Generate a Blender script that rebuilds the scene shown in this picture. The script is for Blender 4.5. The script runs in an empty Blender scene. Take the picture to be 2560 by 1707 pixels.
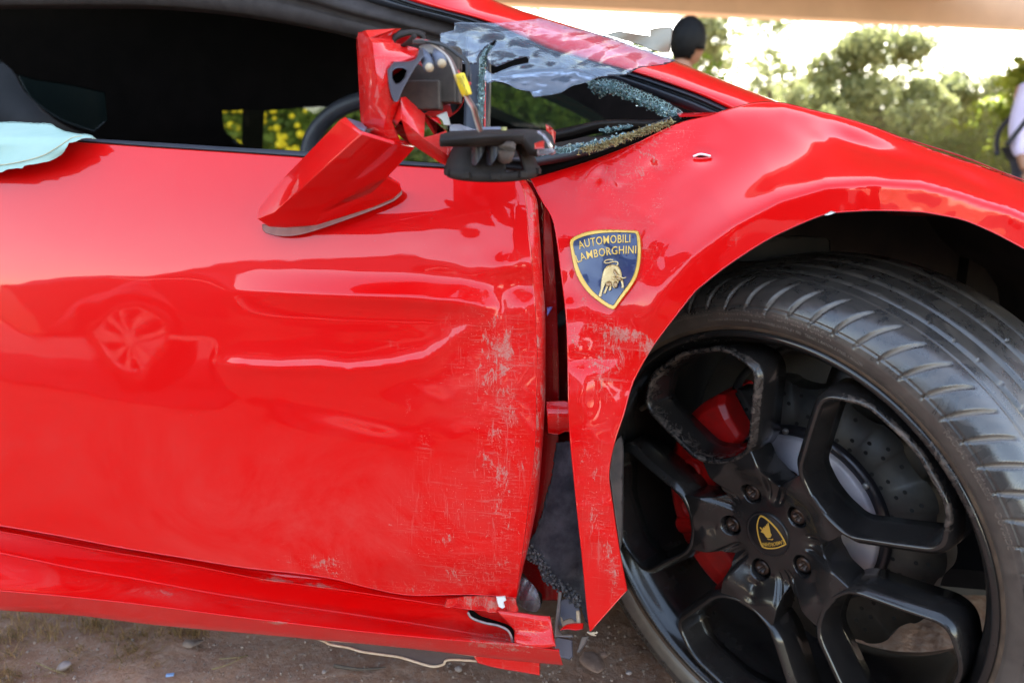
import bpy, bmesh, math, random
import numpy as np
from mathutils import Vector, Matrix, noise as mnoise
from mathutils.geometry import delaunay_2d_cdt
R = math.radians
rng = np.random.RandomState(7)
random.seed(7)
SC = bpy.context.scene
COL = SC.collection

# ------------------------------------------------------------------ camera, world, sun, exposure
F, HY, CZ = 1930.0, 420.0, 0.775          # focal length in photo pixels, horizon row, eye height
PITCH = math.atan((853.5 - HY) / F)
cam_d = bpy.data.cameras.new('camera')
cam = bpy.data.objects.new('camera', cam_d); COL.objects.link(cam)
cam.location = (0, 0, CZ); cam.rotation_euler = (R(90) - PITCH, 0, 0)
cam_d.sensor_width = 36; cam_d.lens = 36 * F / 2560
cam_d.clip_start = 0.02; cam_d.clip_end = 3000
cam_d.dof.use_dof = True; cam_d.dof.focus_distance = 0.90; cam_d.dof.aperture_fstop = 4.5
SC.camera = cam
SUN_EL, SUN_AZ = 45.0, 12.0               # azimuth clockwise from +y; the sun stands high beyond the bridge that shades the car
world = bpy.data.worlds.new('World'); SC.world = world; world.use_nodes = True
wn = world.node_tree.nodes; wl = world.node_tree.links
bg = wn['Background']; sky = wn.new('ShaderNodeTexSky'); sky.sky_type = 'NISHITA'; sky.sun_disc = False
sky.sun_elevation = R(SUN_EL); sky.sun_rotation = R(SUN_AZ); sky.dust_density = 1.0; sky.air_density = 1.0
wb = wn.new('ShaderNodeMix'); wb.data_type = 'RGBA'; wb.blend_type = 'MULTIPLY'; wb.inputs[0].default_value = 1; wb.inputs[7].default_value = (1.10, .93, .77, 1)
wl.new(sky.outputs[0], wb.inputs[6]); wl.new(wb.outputs[2], bg.inputs[0]); bg.inputs[1].default_value = 0.15
sd = bpy.data.lights.new('sun', 'SUN'); sd.energy = 4.0; sd.angle = R(0.5); sd.color = (1, .95, .87)
so = bpy.data.objects.new('sun', sd); COL.objects.link(so)
a = R(SUN_AZ); e = R(SUN_EL)
sdir = Vector((math.sin(a) * math.cos(e), math.cos(a) * math.cos(e), math.sin(e)))
so.rotation_euler = sdir.to_track_quat('Z', 'Y').to_euler(); so.location = (0, -5, 12)
SC.view_settings.view_transform = 'Standard'; SC.view_settings.look = 'None'
SC.view_settings.exposure = 3.22; SC.view_settings.gamma = 1
SC.cycles.max_bounces = 10; SC.cycles.transparent_max_bounces = 16
SC.cycles.caustics_reflective = False; SC.cycles.caustics_refractive = False

# ------------------------------------------------------------------ helpers
YA, KY = 0.86, 0.20                        # side plane of the car: y = YA - KY*x
cp, sp = math.cos(PITCH), math.sin(PITCH)
def ray(px, py):
    px = np.asarray(px, float); py = np.asarray(py, float)
    u = (px - 1280) / F; v = (853.5 - py) / F
    return u, cp + v * sp, -sp + v * cp
def S(px, py, d=0.0):
    """point of the car side (plane moved d metres away) seen at a photo pixel"""
    x, y, z = ray(px, py)
    t = (YA + np.asarray(d, float)) / (y + KY * x)
    return np.stack([x * t, y * t, CZ + z * t], -1)
def Y(px, py, yy):
    x, y, z = ray(px, py); t = yy / y
    return np.stack([x * t, y * t + 0 * x, CZ + z * t], -1)
def G(px, py, zz=0.0):
    x, y, z = ray(px, py); t = (zz - CZ) / z
    return np.stack([x * t, y * t, CZ + z * t], -1)

OFF = {}
def link(o, parent=None):
    COL.objects.link(o)
    if parent is not None: o.parent = parent
    return o
def root_off(p):
    v = Vector((0, 0, 0))
    while p is not None:
        v += p.location; p = p.parent
    return v
def empty(name, loc, parent=None, label=None, cat=None, group=None):
    o = bpy.data.objects.new(name, None); o.empty_display_size = .1
    off = root_off(parent); o.location = Vector(loc) - off; link(o, parent)
    return tag(o, label, cat, group)
def tag(o, label=None, cat=None, group=None, kind=None):
    if label: o['label'] = label
    if cat: o['category'] = cat
    if group: o['group'] = group
    if kind: o['kind'] = kind
    return o
def mesh(name, verts, faces, mat, parent=None, smooth=True, attrs=None, world_coords=True, loc=None):
    v = np.asarray(verts, float).reshape(-1, 3)
    off = Vector((0, 0, 0))
    if world_coords:
        off = root_off(parent)
        if loc is not None: off = Vector(loc)
    v = v - np.array(off)
    me = bpy.data.meshes.new(name)
    if isinstance(faces, np.ndarray): faces = faces.tolist()
    me.from_pydata(v.tolist(), [], faces)
    if smooth: me.polygons.foreach_set('use_smooth', [True] * len(me.polygons))
    if attrs:
        for k, arr in attrs.items():
            at = me.attributes.new(k, 'FLOAT', 'POINT'); at.data.foreach_set('value', np.asarray(arr, float).tolist())
    if isinstance(mat, (list, tuple)):
        for m in mat: me.materials.append(m)
    else: me.materials.append(mat)
    me.update()
    o = bpy.data.objects.new(name, me)
    if loc is not None: o.location = Vector(loc) - root_off(parent)
    link(o, parent)
    return o
def solid(o, th, bevel=0.0, seg=2, sub=0, offset=0, angle=30):
    if th:
        m = o.modifiers.new('thickness', 'SOLIDIFY'); m.thickness = th; m.offset = offset
    if bevel:
        m = o.modifiers.new('bevel', 'BEVEL'); m.width = bevel; m.segments = seg; m.limit_method = 'ANGLE'; m.angle_limit = R(angle)
        m.harden_normals = False
    if sub:
        m = o.modifiers.new('sub', 'SUBSURF'); m.levels = sub; m.render_levels = sub
    return o
def smooth_poly(pts, step=8.0, closed=True, corner=42):
    """Catmull-Rom resample of a pixel polyline; sharp vertices stay sharp"""
    P = [np.array(p, float) for p in pts]; n = len(P); out = []
    def is_corner(i):
        if not closed and i in (0, n - 1): return True
        a = P[i] - P[i - 1]; b = P[(i + 1) % n] - P[i]
        c = np.dot(a[:2], b[:2]) / (np.linalg.norm(a[:2]) * np.linalg.norm(b[:2]) + 1e-9)
        return math.degrees(math.acos(max(-1, min(1, c)))) > corner
    cr = [is_corner(i) for i in range(n)]
    for i in range(n if closed else n - 1):
        p1, p2 = P[i], P[(i + 1) % n]
        p0 = 2 * p1 - p2 if cr[i] else P[i - 1]
        p3 = 2 * p2 - p1 if cr[(i + 1) % n] else P[(i + 2) % n]
        L = np.linalg.norm(p2[:2] - p1[:2]); k = max(1, int(round(L / step)))
        d1 = (p2 - p0) / 2; d2 = (p3 - p1) / 2
        l1 = np.linalg.norm(d1[:2]) + 1e-9; l2 = np.linalg.norm(d2[:2]) + 1e-9
        d1 = d1 * min(1, L * 1.2 / l1); d2 = d2 * min(1, L * 1.2 / l2)
        for j in range(k):
            t = j / k; t2 = t * t; t3 = t2 * t
            out.append((2 * t3 - 3 * t2 + 1) * p1 + (t3 - 2 * t2 + t) * d1 + (-2 * t3 + 3 * t2) * p2 + (t3 - t2) * d2)
    if not closed: out.append(P[-1])
    return np.array(out)
def inside(poly, x, y):
    r = np.zeros(len(x), bool); n = len(poly)
    for i in range(n):
        x1, y1 = poly[i][:2]; x2, y2 = poly[(i + 1) % n][:2]
        if y1 == y2: continue
        c = ((y1 > y) != (y2 > y)) & (x < (x2 - x1) * (y - y1) / (y2 - y1) + x1)
        r ^= c
    return r
def loop_normals(L):
    nx = np.roll(L, -1, 0) - np.roll(L, 1, 0); nn = np.stack([nx[:, 1], -nx[:, 0]], 1)
    nn /= np.linalg.norm(nn, axis=1)[:, None] + 1e-9
    a = 0.5 * np.sum(L[:, 0] * np.roll(L[:, 1], -1) - np.roll(L[:, 0], -1) * L[:, 1])
    return nn if a > 0 else -nn      # outward
def cells(loops, step, inset=3.0):
    """triangulated region of the pixel plane: outer loop + holes, interior grid points"""
    pts = []; edges = []; rings = []
    for L in loops:
        b = len(pts); n = len(L); pts += L.tolist(); rings.append(list(range(b, b + n)))
        edges += [(b + i, b + (i + 1) % n) for i in range(n)]
    L0 = loops[0]
    allb = np.concatenate(loops)
    if inset:
        for li, L in enumerate(loops):
            q = L + loop_normals(L) * inset * (-1 if li == 0 else 1)
            q = q[::1]; m = inside(L0, q[:, 0], q[:, 1])
            for H in loops[1:]: m &= ~inside(H, q[:, 0], q[:, 1])
            dd = np.array([np.min(np.hypot(allb[:, 0] - a, allb[:, 1] - b)) for a, b in q]) if len(q) else np.zeros(0)
            pts += q[m & (dd > inset * .8)].tolist()
    x0, y0 = L0.min(0); x1, y1 = L0.max(0)
    gx, gy = np.meshgrid(np.arange(x0 + step / 2, x1, step), np.arange(y0 + step / 2, y1, step))
    gx[1::2] += step / 2
    g = np.stack([gx.ravel(), gy.ravel()], 1); m = inside(L0, g[:, 0], g[:, 1])
    for H in loops[1:]: m &= ~inside(H, g[:, 0], g[:, 1])
    g = g[m]
    keep = np.ones(len(g), bool); lim = (inset + step * .45) ** 2
    for i in range(0, len(g), 2000):
        c = g[i:i + 2000]; d = ((c[:, None, :] - allb[None]) ** 2).sum(2).min(1); keep[i:i + 2000] = d > lim
    pts += g[keep].tolist()
    vo, eo, fo, ov, oe, of = delaunay_2d_cdt([Vector(p) for p in pts], edges, [], 0, 1e-4)
    V = np.array([tuple(v) for v in vo]); T = np.array(fo)
    c = V[T].mean(1); m = inside(L0, c[:, 0], c[:, 1])
    for H in loops[1:]: m &= ~inside(H, c[:, 0], c[:, 1])
    T = T[m]
    m = {}
    for i, src in enumerate(ov):
        for s_ in src: m[s_] = i
    rings = [[m[i] for i in r] for r in rings]
    return V, T, rings
def panel(name, outline, depth, mat, parent, step=10, holes=(), th=.012, bstep=None, dirt=None, dust=None, raw=False, proj=S, edge=True, jag=0, inset=3.0):
    loops = []
    for i, L in enumerate([outline] + list(holes)):
        q = np.array(L, float)[:, :2] if raw else smooth_poly(L, bstep or step)[:, :2]
        if jag:
            nn = loop_normals(q); q = q + nn * (rng.uniform(-jag, jag, len(q)))[:, None]
        loops.append(q)
    V, T, rings = cells(loops, step, inset)
    d = np.broadcast_to(depth(V[:, 0], V[:, 1]), (len(V),)) if callable(depth) else np.full(len(V), float(depth))
    P = proj(V[:, 0], V[:, 1], d)
    A = {}
    dv = dirt(V[:, 0], V[:, 1]) if dirt else np.zeros(len(V)); uv = dust(V[:, 0], V[:, 1]) if dust else np.zeros(len(V))
    faces = []
    t0 = P[T]; nrm = np.cross(t0[:, 1] - t0[:, 0], t0[:, 2] - t0[:, 0]); flip = nrm[:, 1].mean() > 0
    for t in T: faces.append((t[0], t[2], t[1]) if flip else tuple(t))
    allP = [P]; allD = [dv]; allU = [uv]; n = len(P)
    if edge:
        for ri, r in enumerate(rings):
            L = V[r]; nn = loop_normals(L) * (1 if ri == 0 else -1)
            q1 = L + nn * 1.2; d1 = d[r] + .0018
            q2 = L + nn * .6; d2 = d[r] + th
            P1 = proj(q1[:, 0], q1[:, 1], d1); P2 = proj(q2[:, 0], q2[:, 1], d2)
            m = len(r); b1 = n; b2 = n + m; n += 2 * m
            allP += [P1, P2]; allD += [dv[r], dv[r]]; allU += [uv[r], uv[r]]
            ar = 0.5 * np.sum(L[:, 0] * np.roll(L[:, 1], -1) - np.roll(L[:, 0], -1) * L[:, 1])
            for i in range(m):
                j = (i + 1) % m
                for (a0, a1, c0, c1) in ((r[i], r[j], b1 + i, b1 + j), (b1 + i, b1 + j, b2 + i, b2 + j)):
                    f = (a0, a1, c1, c0)
                    faces.append(f if (ar > 0) == (ri != 0) else f[::-1])
    o = mesh(name, np.concatenate(allP), [tuple(int(x) for x in f) for f in faces], mat, parent,
             attrs={'dirt': np.concatenate(allD), 'dust': np.concatenate(allU)})
    return o
def loft(name, curves, mat, parent, n=60, dirt=None, dust=None, th=0.0, sub=1, proj=S, cyclic=False, bev=0, raw=False):
    """skin between pixel curves [(px,py,d),...]; sub = rows between neighbours"""
    C = []
    for c in curves:
        c = np.array(c, float); q = smooth_poly(c, 6, closed=False, corner=60)
        s = np.concatenate([[0], np.cumsum(np.hypot(*np.diff(q[:, :2], axis=0).T))]); s /= s[-1]
        t = np.linspace(0, 1, n); C.append(np.stack([np.interp(t, s, q[:, k]) for k in range(3)], 1))
    rows = []
    m = len(C) + (0 if not cyclic else 1)
    for i in range(m - 1):
        for j in range(sub): rows.append(C[i] * (1 - j / sub) + C[(i + 1) % len(C)] * (j / sub))
    if not cyclic: rows.append(C[-1])
    A = np.array(rows); nr = len(rows); P = proj(A[..., 0], A[..., 1], A[..., 2]).reshape(-1, 3)
    f = []
    for i in range(nr if cyclic else nr - 1):
        k = (i + 1) % nr
        for j in range(n - 1): f.append((i * n + j, k * n + j, k * n + j + 1, i * n + j + 1))
    px, py = A[..., 0].ravel(), A[..., 1].ravel()
    o = mesh(name, P, f, mat, parent, attrs={'dirt': dirt(px, py) if dirt else np.zeros(len(px)), 'dust': dust(px, py) if dust else np.zeros(len(px))})
    if th: solid(o, th, bev, offset=-1)
    return o
def shell(name, verts, faces, mat, parent, th=.006, bev=.002, sub=0, smooth=True, proj=S, seg=2, dirtv=0.0, dustv=0.0, angle=25):
    v = np.array(verts, float); P = proj(v[:, 0], v[:, 1], v[:, 2])
    o = mesh(name, P, faces, mat, parent, smooth, attrs={'dirt': np.full(len(P), dirtv), 'dust': np.full(len(P), dustv)})
    bm = bmesh.new(); bm.from_mesh(o.data); bmesh.ops.recalc_face_normals(bm, faces=bm.faces); bm.to_mesh(o.data); bm.free()
    return solid(o, th, bev, seg, sub, angle=angle)
def tube(name, pts, r, mat, parent, res=10, step=None, loc=None, cap=True, world_coords=True, r2=None):
    P = np.array(pts, float)
    # catmull in 3d
    Q = []
    for i in range(len(P) - 1):
        p0 = P[max(i - 1, 0)]; p1 = P[i]; p2 = P[i + 1]; p3 = P[min(i + 2, len(P) - 1)]
        k = 6 if len(P) > 2 else 1
        for j in range(k):
            t = j / k
            Q.append(.5 * ((2 * p1) + (-p0 + p2) * t + (2 * p0 - 5 * p1 + 4 * p2 - p3) * t * t + (-p0 + 3 * p1 - 3 * p2 + p3) * t ** 3))
    Q.append(P[-1]); Q = np.array(Q); n = len(Q)
    T = np.gradient(Q, axis=0); T /= np.linalg.norm(T, axis=1)[:, None] + 1e-12
    ref = np.array([0.13, .2, .97]); V = []
    for i in range(n):
        a = np.cross(T[i], ref); a /= np.linalg.norm(a) + 1e-12; b = np.cross(T[i], a)
        rr = r if r2 is None else r + (r2 - r) * i / (n - 1)
        for k in range(res):
            th = 2 * math.pi * k / res; V.append(Q[i] + rr * (math.cos(th) * a + math.sin(th) * b))
    f = [(i * res + k, i * res + (k + 1) % res, (i + 1) * res + (k + 1) % res, (i + 1) * res + k) for i in range(n - 1) for k in range(res)]
    if cap: f += [tuple(range(res))[::-1], tuple((n - 1) * res + k for k in range(res))]
    return mesh(name, V, f, mat, parent, loc=loc, world_coords=world_coords)
def boxes(name, items, mat, parent=None, bev=0.0, smooth=False, loc=None):
    """items: (centre, size, rotz)"""
    V = []; f = []
    for c, s_, rz in items:
        b = len(V); ca, sa = math.cos(rz), math.sin(rz)
        for dx in (-.5, .5):
            for dy in (-.5, .5):
                for dz in (-.5, .5):
                    x, y = dx * s_[0], dy * s_[1]; V.append((c[0] + x * ca - y * sa, c[1] + x * sa + y * ca, c[2] + dz * s_[2]))
        f += [tuple(b + i for i in q) for q in ((0, 1, 3, 2), (4, 6, 7, 5), (0, 4, 5, 1), (2, 3, 7, 6), (0, 2, 6, 4), (1, 5, 7, 3))]
    o = mesh(name, V, f, mat, parent, smooth, loc=loc)
    if bev: solid(o, 0, bev)
    return o
def sst(a, b, x):
    t = np.clip((x - a) / (b - a), 0, 1); return t * t * (3 - 2 * t)
def seg_dist(px, py, pts):
    """distance to a pixel polyline, signed (positive to the right of its direction), and position 0..1"""
    best = np.full(np.shape(px), 1e9); sg = np.zeros(np.shape(px)); pos = np.zeros(np.shape(px))
    P = np.array(pts, float); Ls = np.hypot(*np.diff(P, axis=0).T); tot = Ls.sum(); acc = 0
    for i in range(len(P) - 1):
        d = P[i + 1] - P[i]; L = Ls[i]; t = np.clip(((px - P[i, 0]) * d[0] + (py - P[i, 1]) * d[1]) / L ** 2, 0, 1)
        ex = px - P[i, 0] - t * d[0]; ey = py - P[i, 1] - t * d[1]; q = np.hypot(ex, ey)
        c = (d[0] * ey - d[1] * ex)
        m = q < best; best = np.where(m, q, best); sg = np.where(m, np.sign(c), sg); pos = np.where(m, (acc + t * L) / tot, pos); acc += L
    return best, sg, pos
def bump(px, py, cx, cy, sx, sy, rot=0):
    c, s_ = math.cos(R(rot)), math.sin(R(rot)); x = (px - cx) * c + (py - cy) * s_; y = -(px - cx) * s_ + (py - cy) * c
    return np.exp(-(x / sx) ** 2 - (y / sy) ** 2)
def prof(tab, py):
    """integrate a table (row -> tilt in degrees) into depth: positive tilt leans the surface away as it rises"""
    ys = np.arange(-200, 1900, 4.0); th = np.interp(ys, [t[0] for t in tab], [t[1] for t in tab])
    k = np.ones(9) / 9; th = np.convolve(np.pad(th, 4, 'edge'), k, 'valid')
    s = -np.tan(np.radians(th)) * 5.0e-4 * 4
    I = np.cumsum(s); I -= np.interp(1000, ys, I)
    return np.interp(py, ys, I)

# ------------------------------------------------------------------ materials
def M(name, base, rough=.5, metal=0, spec=.5, coat=0, coat_r=.03, **k):
    m = bpy.data.materials.new(name); m.use_nodes = True; b = m.node_tree.nodes['Principled BSDF']
    b.inputs['Base Color'].default_value = (*base, 1); b.inputs['Roughness'].default_value = rough; b.inputs['Metallic'].default_value = metal
    b.inputs['Specular IOR Level'].default_value = spec; b.inputs['Coat Weight'].default_value = coat; b.inputs['Coat Roughness'].default_value = coat_r
    for a_, v in k.items(): b.inputs[a_.replace('_', ' ')].default_value = v
    return m
class NT:
    def __init__(s, m): s.m = m; s.n = m.node_tree.nodes; s.l = m.node_tree.links; s.b = s.n['Principled BSDF']
    def __call__(s, t, ins=None, **p):
        q = s.n.new('ShaderNode' + t)
        for k, v in p.items(): setattr(q, k, v)
        for k, v in (ins or {}).items():
            if hasattr(v, 'links') or isinstance(v, bpy.types.NodeSocket): s.l.new(v, q.inputs[k])
            else: q.inputs[k].default_value = v
        return q
    def link(s, a, b): s.l.new(a, b)
    def noise(s, scale, detail=5, vec=None, rough=.6, dist=0):
        i = {'Scale': scale, 'Detail': detail, 'Roughness': rough, 'Distortion': dist}
        if vec is not None: i['Vector'] = vec
        return s('TexNoise', i).outputs[0]
    def coord(s, scale=None, rot=None):
        c = s('TexCoord').outputs['Object']
        if scale is None and rot is None: return c
        mp = s('Mapping', {'Vector': c}); 
        if scale: mp.inputs['Scale'].default_value = scale
        if rot: mp.inputs['Rotation'].default_value = rot
        return mp.outputs[0]
    def math(s, op, a, b=0.0, clamp=False):
        q = s('Math', {0: a, 1: b}, operation=op); q.use_clamp = clamp; return q.outputs[0]
    def ramp(s, fac, a, b, c0=(0, 0, 0, 1), c1=(1, 1, 1, 1)):
        q = s('ValToRGB', {'Fac': fac}); e = q.color_ramp.elements; e[0].position = a; e[1].position = b; e[0].color = c0; e[1].color = c1
        return q.outputs[0]
    def mix(s, f, a, b):
        q = s('Mix', data_type='RGBA')
        for i, v in ((0, f), (6, a), (7, b)):
            if isinstance(v, bpy.types.NodeSocket): s.l.new(v, q.inputs[i])
            else: q.inputs[i].default_value = v if i == 0 or len(v) == 4 else (*v, 1)
        return q.outputs[2]
    def bump(s, h, strength=.3, dist=.001, to=True):
        q = s('Bump', {'Height': h, 'Strength': strength, 'Distance': dist}); 
        if to: s.l.new(q.outputs[0], s.b.inputs['Normal'])
        return q.outputs[0]

def paint(name='red_paint', base=(.68, .0008, .0014)):
    m = M(name, base, .38, 0, .08, 1.0, .015, Coat_IOR=1.44); t = NT(m)
    dirt = t('Attribute', attribute_name='dirt').outputs['Fac']; dust = t('Attribute', attribute_name='dust').outputs['Fac']
    c = t.coord(); st = t.coord((38, 38, 9), (0, .35, 0)); st2 = t.coord((9, 9, 60), (0, -.5, 0))
    n1 = t.noise(26, 8, c, .7, 1.2); n2 = t.noise(3.2, 8, st, .75, 2.5); n3 = t.noise(4.0, 7, st2, .75, 2.2)
    fine = t.noise(420, 3, c, .6)
    mx = t.math('ADD', t.math('MULTIPLY', n1, .55), t.math('MULTIPLY', n2, .45))
    mask = t.ramp(t.math('ADD', t.math('MULTIPLY', dirt, .50), t.math('MULTIPLY', t.math('SUBTRACT', mx, .5), 2.0)), .36, .44)
    sc = t.math('ADD', t.math('MULTIPLY', dirt, .40), t.math('MULTIPLY', t.math('SUBTRACT', n3, .5), 2.0))
    scm = t.ramp(sc, .34, .46)
    mask = t.math('MULTIPLY', mask, t.ramp(fine, .22, .5))
    hz = t.math('MULTIPLY', t.math('MULTIPLY', dust, .9), t.ramp(t.noise(5, 8, c, .68, 2.6), .36, .68))
    gate = t.ramp(dirt, .15, .7)
    def strokes(sc_, rot_, lo):
        return t.ramp(t.noise(1.0, 6, t.coord(sc_, rot_), .75, .9), lo, lo + .05)
    s1 = strokes((16, 16, 260), (0, .75, 0), .58); s2 = strokes((240, 240, 18), (0, .22, 0), .57); s3 = strokes((24, 24, 220), (0, -.9, 0), .60)
    stk = t.math('MULTIPLY', t.math('MAXIMUM', s1, t.math('MAXIMUM', s2, s3)), gate)
    mask0 = t.math('MAXIMUM', mask, t.math('MAXIMUM', t.math('MULTIPLY', scm, .5), t.math('MULTIPLY', stk, .6)))
    col = t.mix(t.math('MULTIPLY', hz, .5), (*base, 1), (.62, .085, .07, 1))
    col = t.mix(t.math('MULTIPLY', mask0, .62), col, t.mix(fine, (.27, .16, .12, 1), (.50, .38, .32, 1)))
    specks = t.ramp(t('TexVoronoi', {'Vector': c, 'Scale': 260.0}).outputs[0], .06, .10, (1, 1, 1, 1), (0, 0, 0, 1))
    sm = t.math('MULTIPLY', specks, t.ramp(t.math('ADD', t.math('MULTIPLY', dirt, .5), t.noise(30, 4, c)), .62, .8))
    col = t.mix(t.math('MULTIPLY', sm, .8), col, (.55, .42, .32, 1))
    t.link(col, t.b.inputs['Base Color'])
    allm = t.math('MAXIMUM', mask0, sm)
    ro = t.math('ADD', t.math('MULTIPLY', allm, .5), .35, True); t.link(ro, t.b.inputs['Roughness'])
    cw = t.math('SUBTRACT', 1.0, t.math('ADD', t.math('MULTIPLY', allm, .92), t.math('MULTIPLY', hz, .3)), True); t.link(cw, t.b.inputs['Coat Weight'])
    cr = t.math('ADD', t.math('MULTIPLY', hz, .12), t.math('ADD', t.math('MULTIPLY', dust, .02), .012)); t.link(cr, t.b.inputs['Coat Roughness'])
    h = t.math('ADD', t.math('MULTIPLY', allm, .5), t.math('MULTIPLY', t.noise(9, 3, c), .25))
    t.bump(h, .35, .0007)
    return m
PAINT = paint()
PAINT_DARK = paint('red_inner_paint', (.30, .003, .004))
def simple_noise(name, c0, c1, scale, rough=.6, bumpd=.0005, bs=None, metal=0, spec=.5, coat=0, detail=6):
    m = M(name, c0, rough, metal, spec, coat); t = NT(m); n = t.noise(scale, detail, t.coord())
    t.link(t.mix(t.ramp(n, .35, .65), (*c0, 1), (*c1, 1)), t.b.inputs['Base Color'])
    if bumpd: t.bump(t.noise(bs or scale * 6, 4, t.coord()), .4, bumpd)
    return m
BLACK_PLASTIC = simple_noise('black_plastic', (.016, .012, .011), (.030, .024, .021), 30, .6, .0004, spec=.16)
SEAL = simple_noise('rubber_seal', (.022, .024, .032), (.032, .034, .044), 20, .45, .0002, spec=.35)
LINING = simple_noise('roof_lining', (.030, .024, .024), (.045, .037, .037), 50, .8, .0003, spec=.3)
INTERIOR = simple_noise('dark_interior', (.002, .0015, .0015), (.004, .003, .003), 20, .8, .0002, spec=.05)
FELT = simple_noise('felt_liner', (.035, .034, .042), (.085, .08, .09), 45, .95, .003, 260, spec=.2)
MUDPLASTIC = simple_noise('muddy_plastic', (.05, .042, .04), (.13, .10, .085), 18, .75, .001)
GREY_PLASTIC = simple_noise('grey_plastic', (.10, .11, .15), (.16, .16, .2), 12, .45, .0002)
RIMBLACK = M('gloss_black_wheel', (.006, .006, .007), .34, 0, .35, .55, .08)
def rim_mat():
    m = RIMBLACK; t = NT(m); sc = t('Attribute', attribute_name='dirt').outputs['Fac']; c = t.coord()
    n = t.noise(60, 8, c, .75, 1.5); mk = t.ramp(t.math('ADD', t.math('MULTIPLY', sc, .6), t.math('SUBTRACT', n, .5)), .36, .52)
    dst = t.ramp(t.noise(14, 8, c, .7), .35, .8)
    col = t.mix(t.math('MULTIPLY', dst, .5), (.009, .008, .008, 1), (.052, .043, .038, 1))
    col = t.mix(t.math('MULTIPLY', mk, .9), col, t.mix(t.noise(35, 3, c), (.06, .042, .034, 1), (.20, .15, .12, 1)))
    t.link(col, t.b.inputs['Base Color'])
    t.link(t.math('ADD', t.math('MULTIPLY', mk, .5), .25), t.b.inputs['Roughness'])
    t.link(t.math('SUBTRACT', .6, t.math('ADD', t.math('MULTIPLY', mk, .5), t.math('MULTIPLY', dst, .3)), True), t.b.inputs['Coat Weight'])
    t.link(t.math('ADD', t.math('MULTIPLY', dst, .16), .05), t.b.inputs['Coat Roughness'])
    t.bump(t.math('ADD', mk, t.math('MULTIPLY', t.noise(200, 3, c), .15)), .35, .0006)
rim_mat()
def tyre_mat():
    m = M('tyre_rubber', (.02, .02, .021), .36, 0, .85); t = NT(m); c = t.coord()
    n = t.noise(22, 8, c, .7, 1); d = t.ramp(n, .42, .75); fine = t.noise(700, 3, c)
    rad = t('Attribute', attribute_name='dirt').outputs['Fac']
    col = t.mix(t.math('MULTIPLY', d, .6), (.032, .029, .028, 1), (.125, .10, .082, 1))
    col = t.mix(t.math('MULTIPLY', rad, .8), col, (.26, .20, .15, 1))
    green = t.ramp(t.noise(11, 7, c, .8, 2), .66, .72); col = t.mix(t.math('MULTIPLY', green, .35), col, (.12, .15, .07, 1))
    t.link(col, t.b.inputs['Base Color'])
    t.link(t.math('ADD', t.math('MULTIPLY', d, .22), t.math('ADD', t.math('MULTIPLY', rad, .4), .25)), t.b.inputs['Roughness'])
    t.bump(t.math('ADD', t.math('MULTIPLY', fine, .4), n), .35, .0008)
    return m
TYRE = tyre_mat()
BEAD = simple_noise('dusty_bead', (.05, .032, .022), (.10, .066, .042), 40, .6, .0003)
ALU = simple_noise('brake_hat_metal', (.42, .37, .40), (.50, .45, .46), 30, .5, .0001, metal=.3)
DISC = simple_noise('carbon_disc', (.022, .020, .018), (.050, .045, .038), 25, .5, .0002)
CALIPER = simple_noise('caliper_red', (.62, .006, .005), (.42, .012, .010), 40, .42, .0002, spec=.4, coat=.15)
GOLD = M('emblem_gold', (.75, .44, .07), .38, .3, .5, .5, .08)
GOLDPALE = simple_noise('bull_gold', (.80, .60, .27), (.62, .42, .17), 160, .4, 0, coat=.5)
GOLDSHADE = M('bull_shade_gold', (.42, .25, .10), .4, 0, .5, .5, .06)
NAVY = simple_noise('badge_navy', (.012, .02, .075), (.016, .028, .095), 60, .3, 0, coat=1.0)
CAPBLACK = M('hub_cap_black', (.008, .008, .009), .4, 0, .5, .3, .1)
BOLT = simple_noise('bolt_metal', (.03, .028, .03), (.09, .05, .03), 140, .35, .0003, metal=.7)
YELLOW = M('yellow_label', (.80, .58, .02), .55)
INK = M('label_ink', (.03, .03, .04), .6)
WHITE = M('bare_white_chip', (.75, .74, .72), .5)
TAN = simple_noise('torn_fibre', (.50, .38, .25), (.62, .5, .36), 90, .8, .0004)
CLOTH = simple_noise('pale_blue_cloth', (.30, .43, .37), (.36, .48, .41), 9, .9, .0007, 700, spec=.1)
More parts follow.
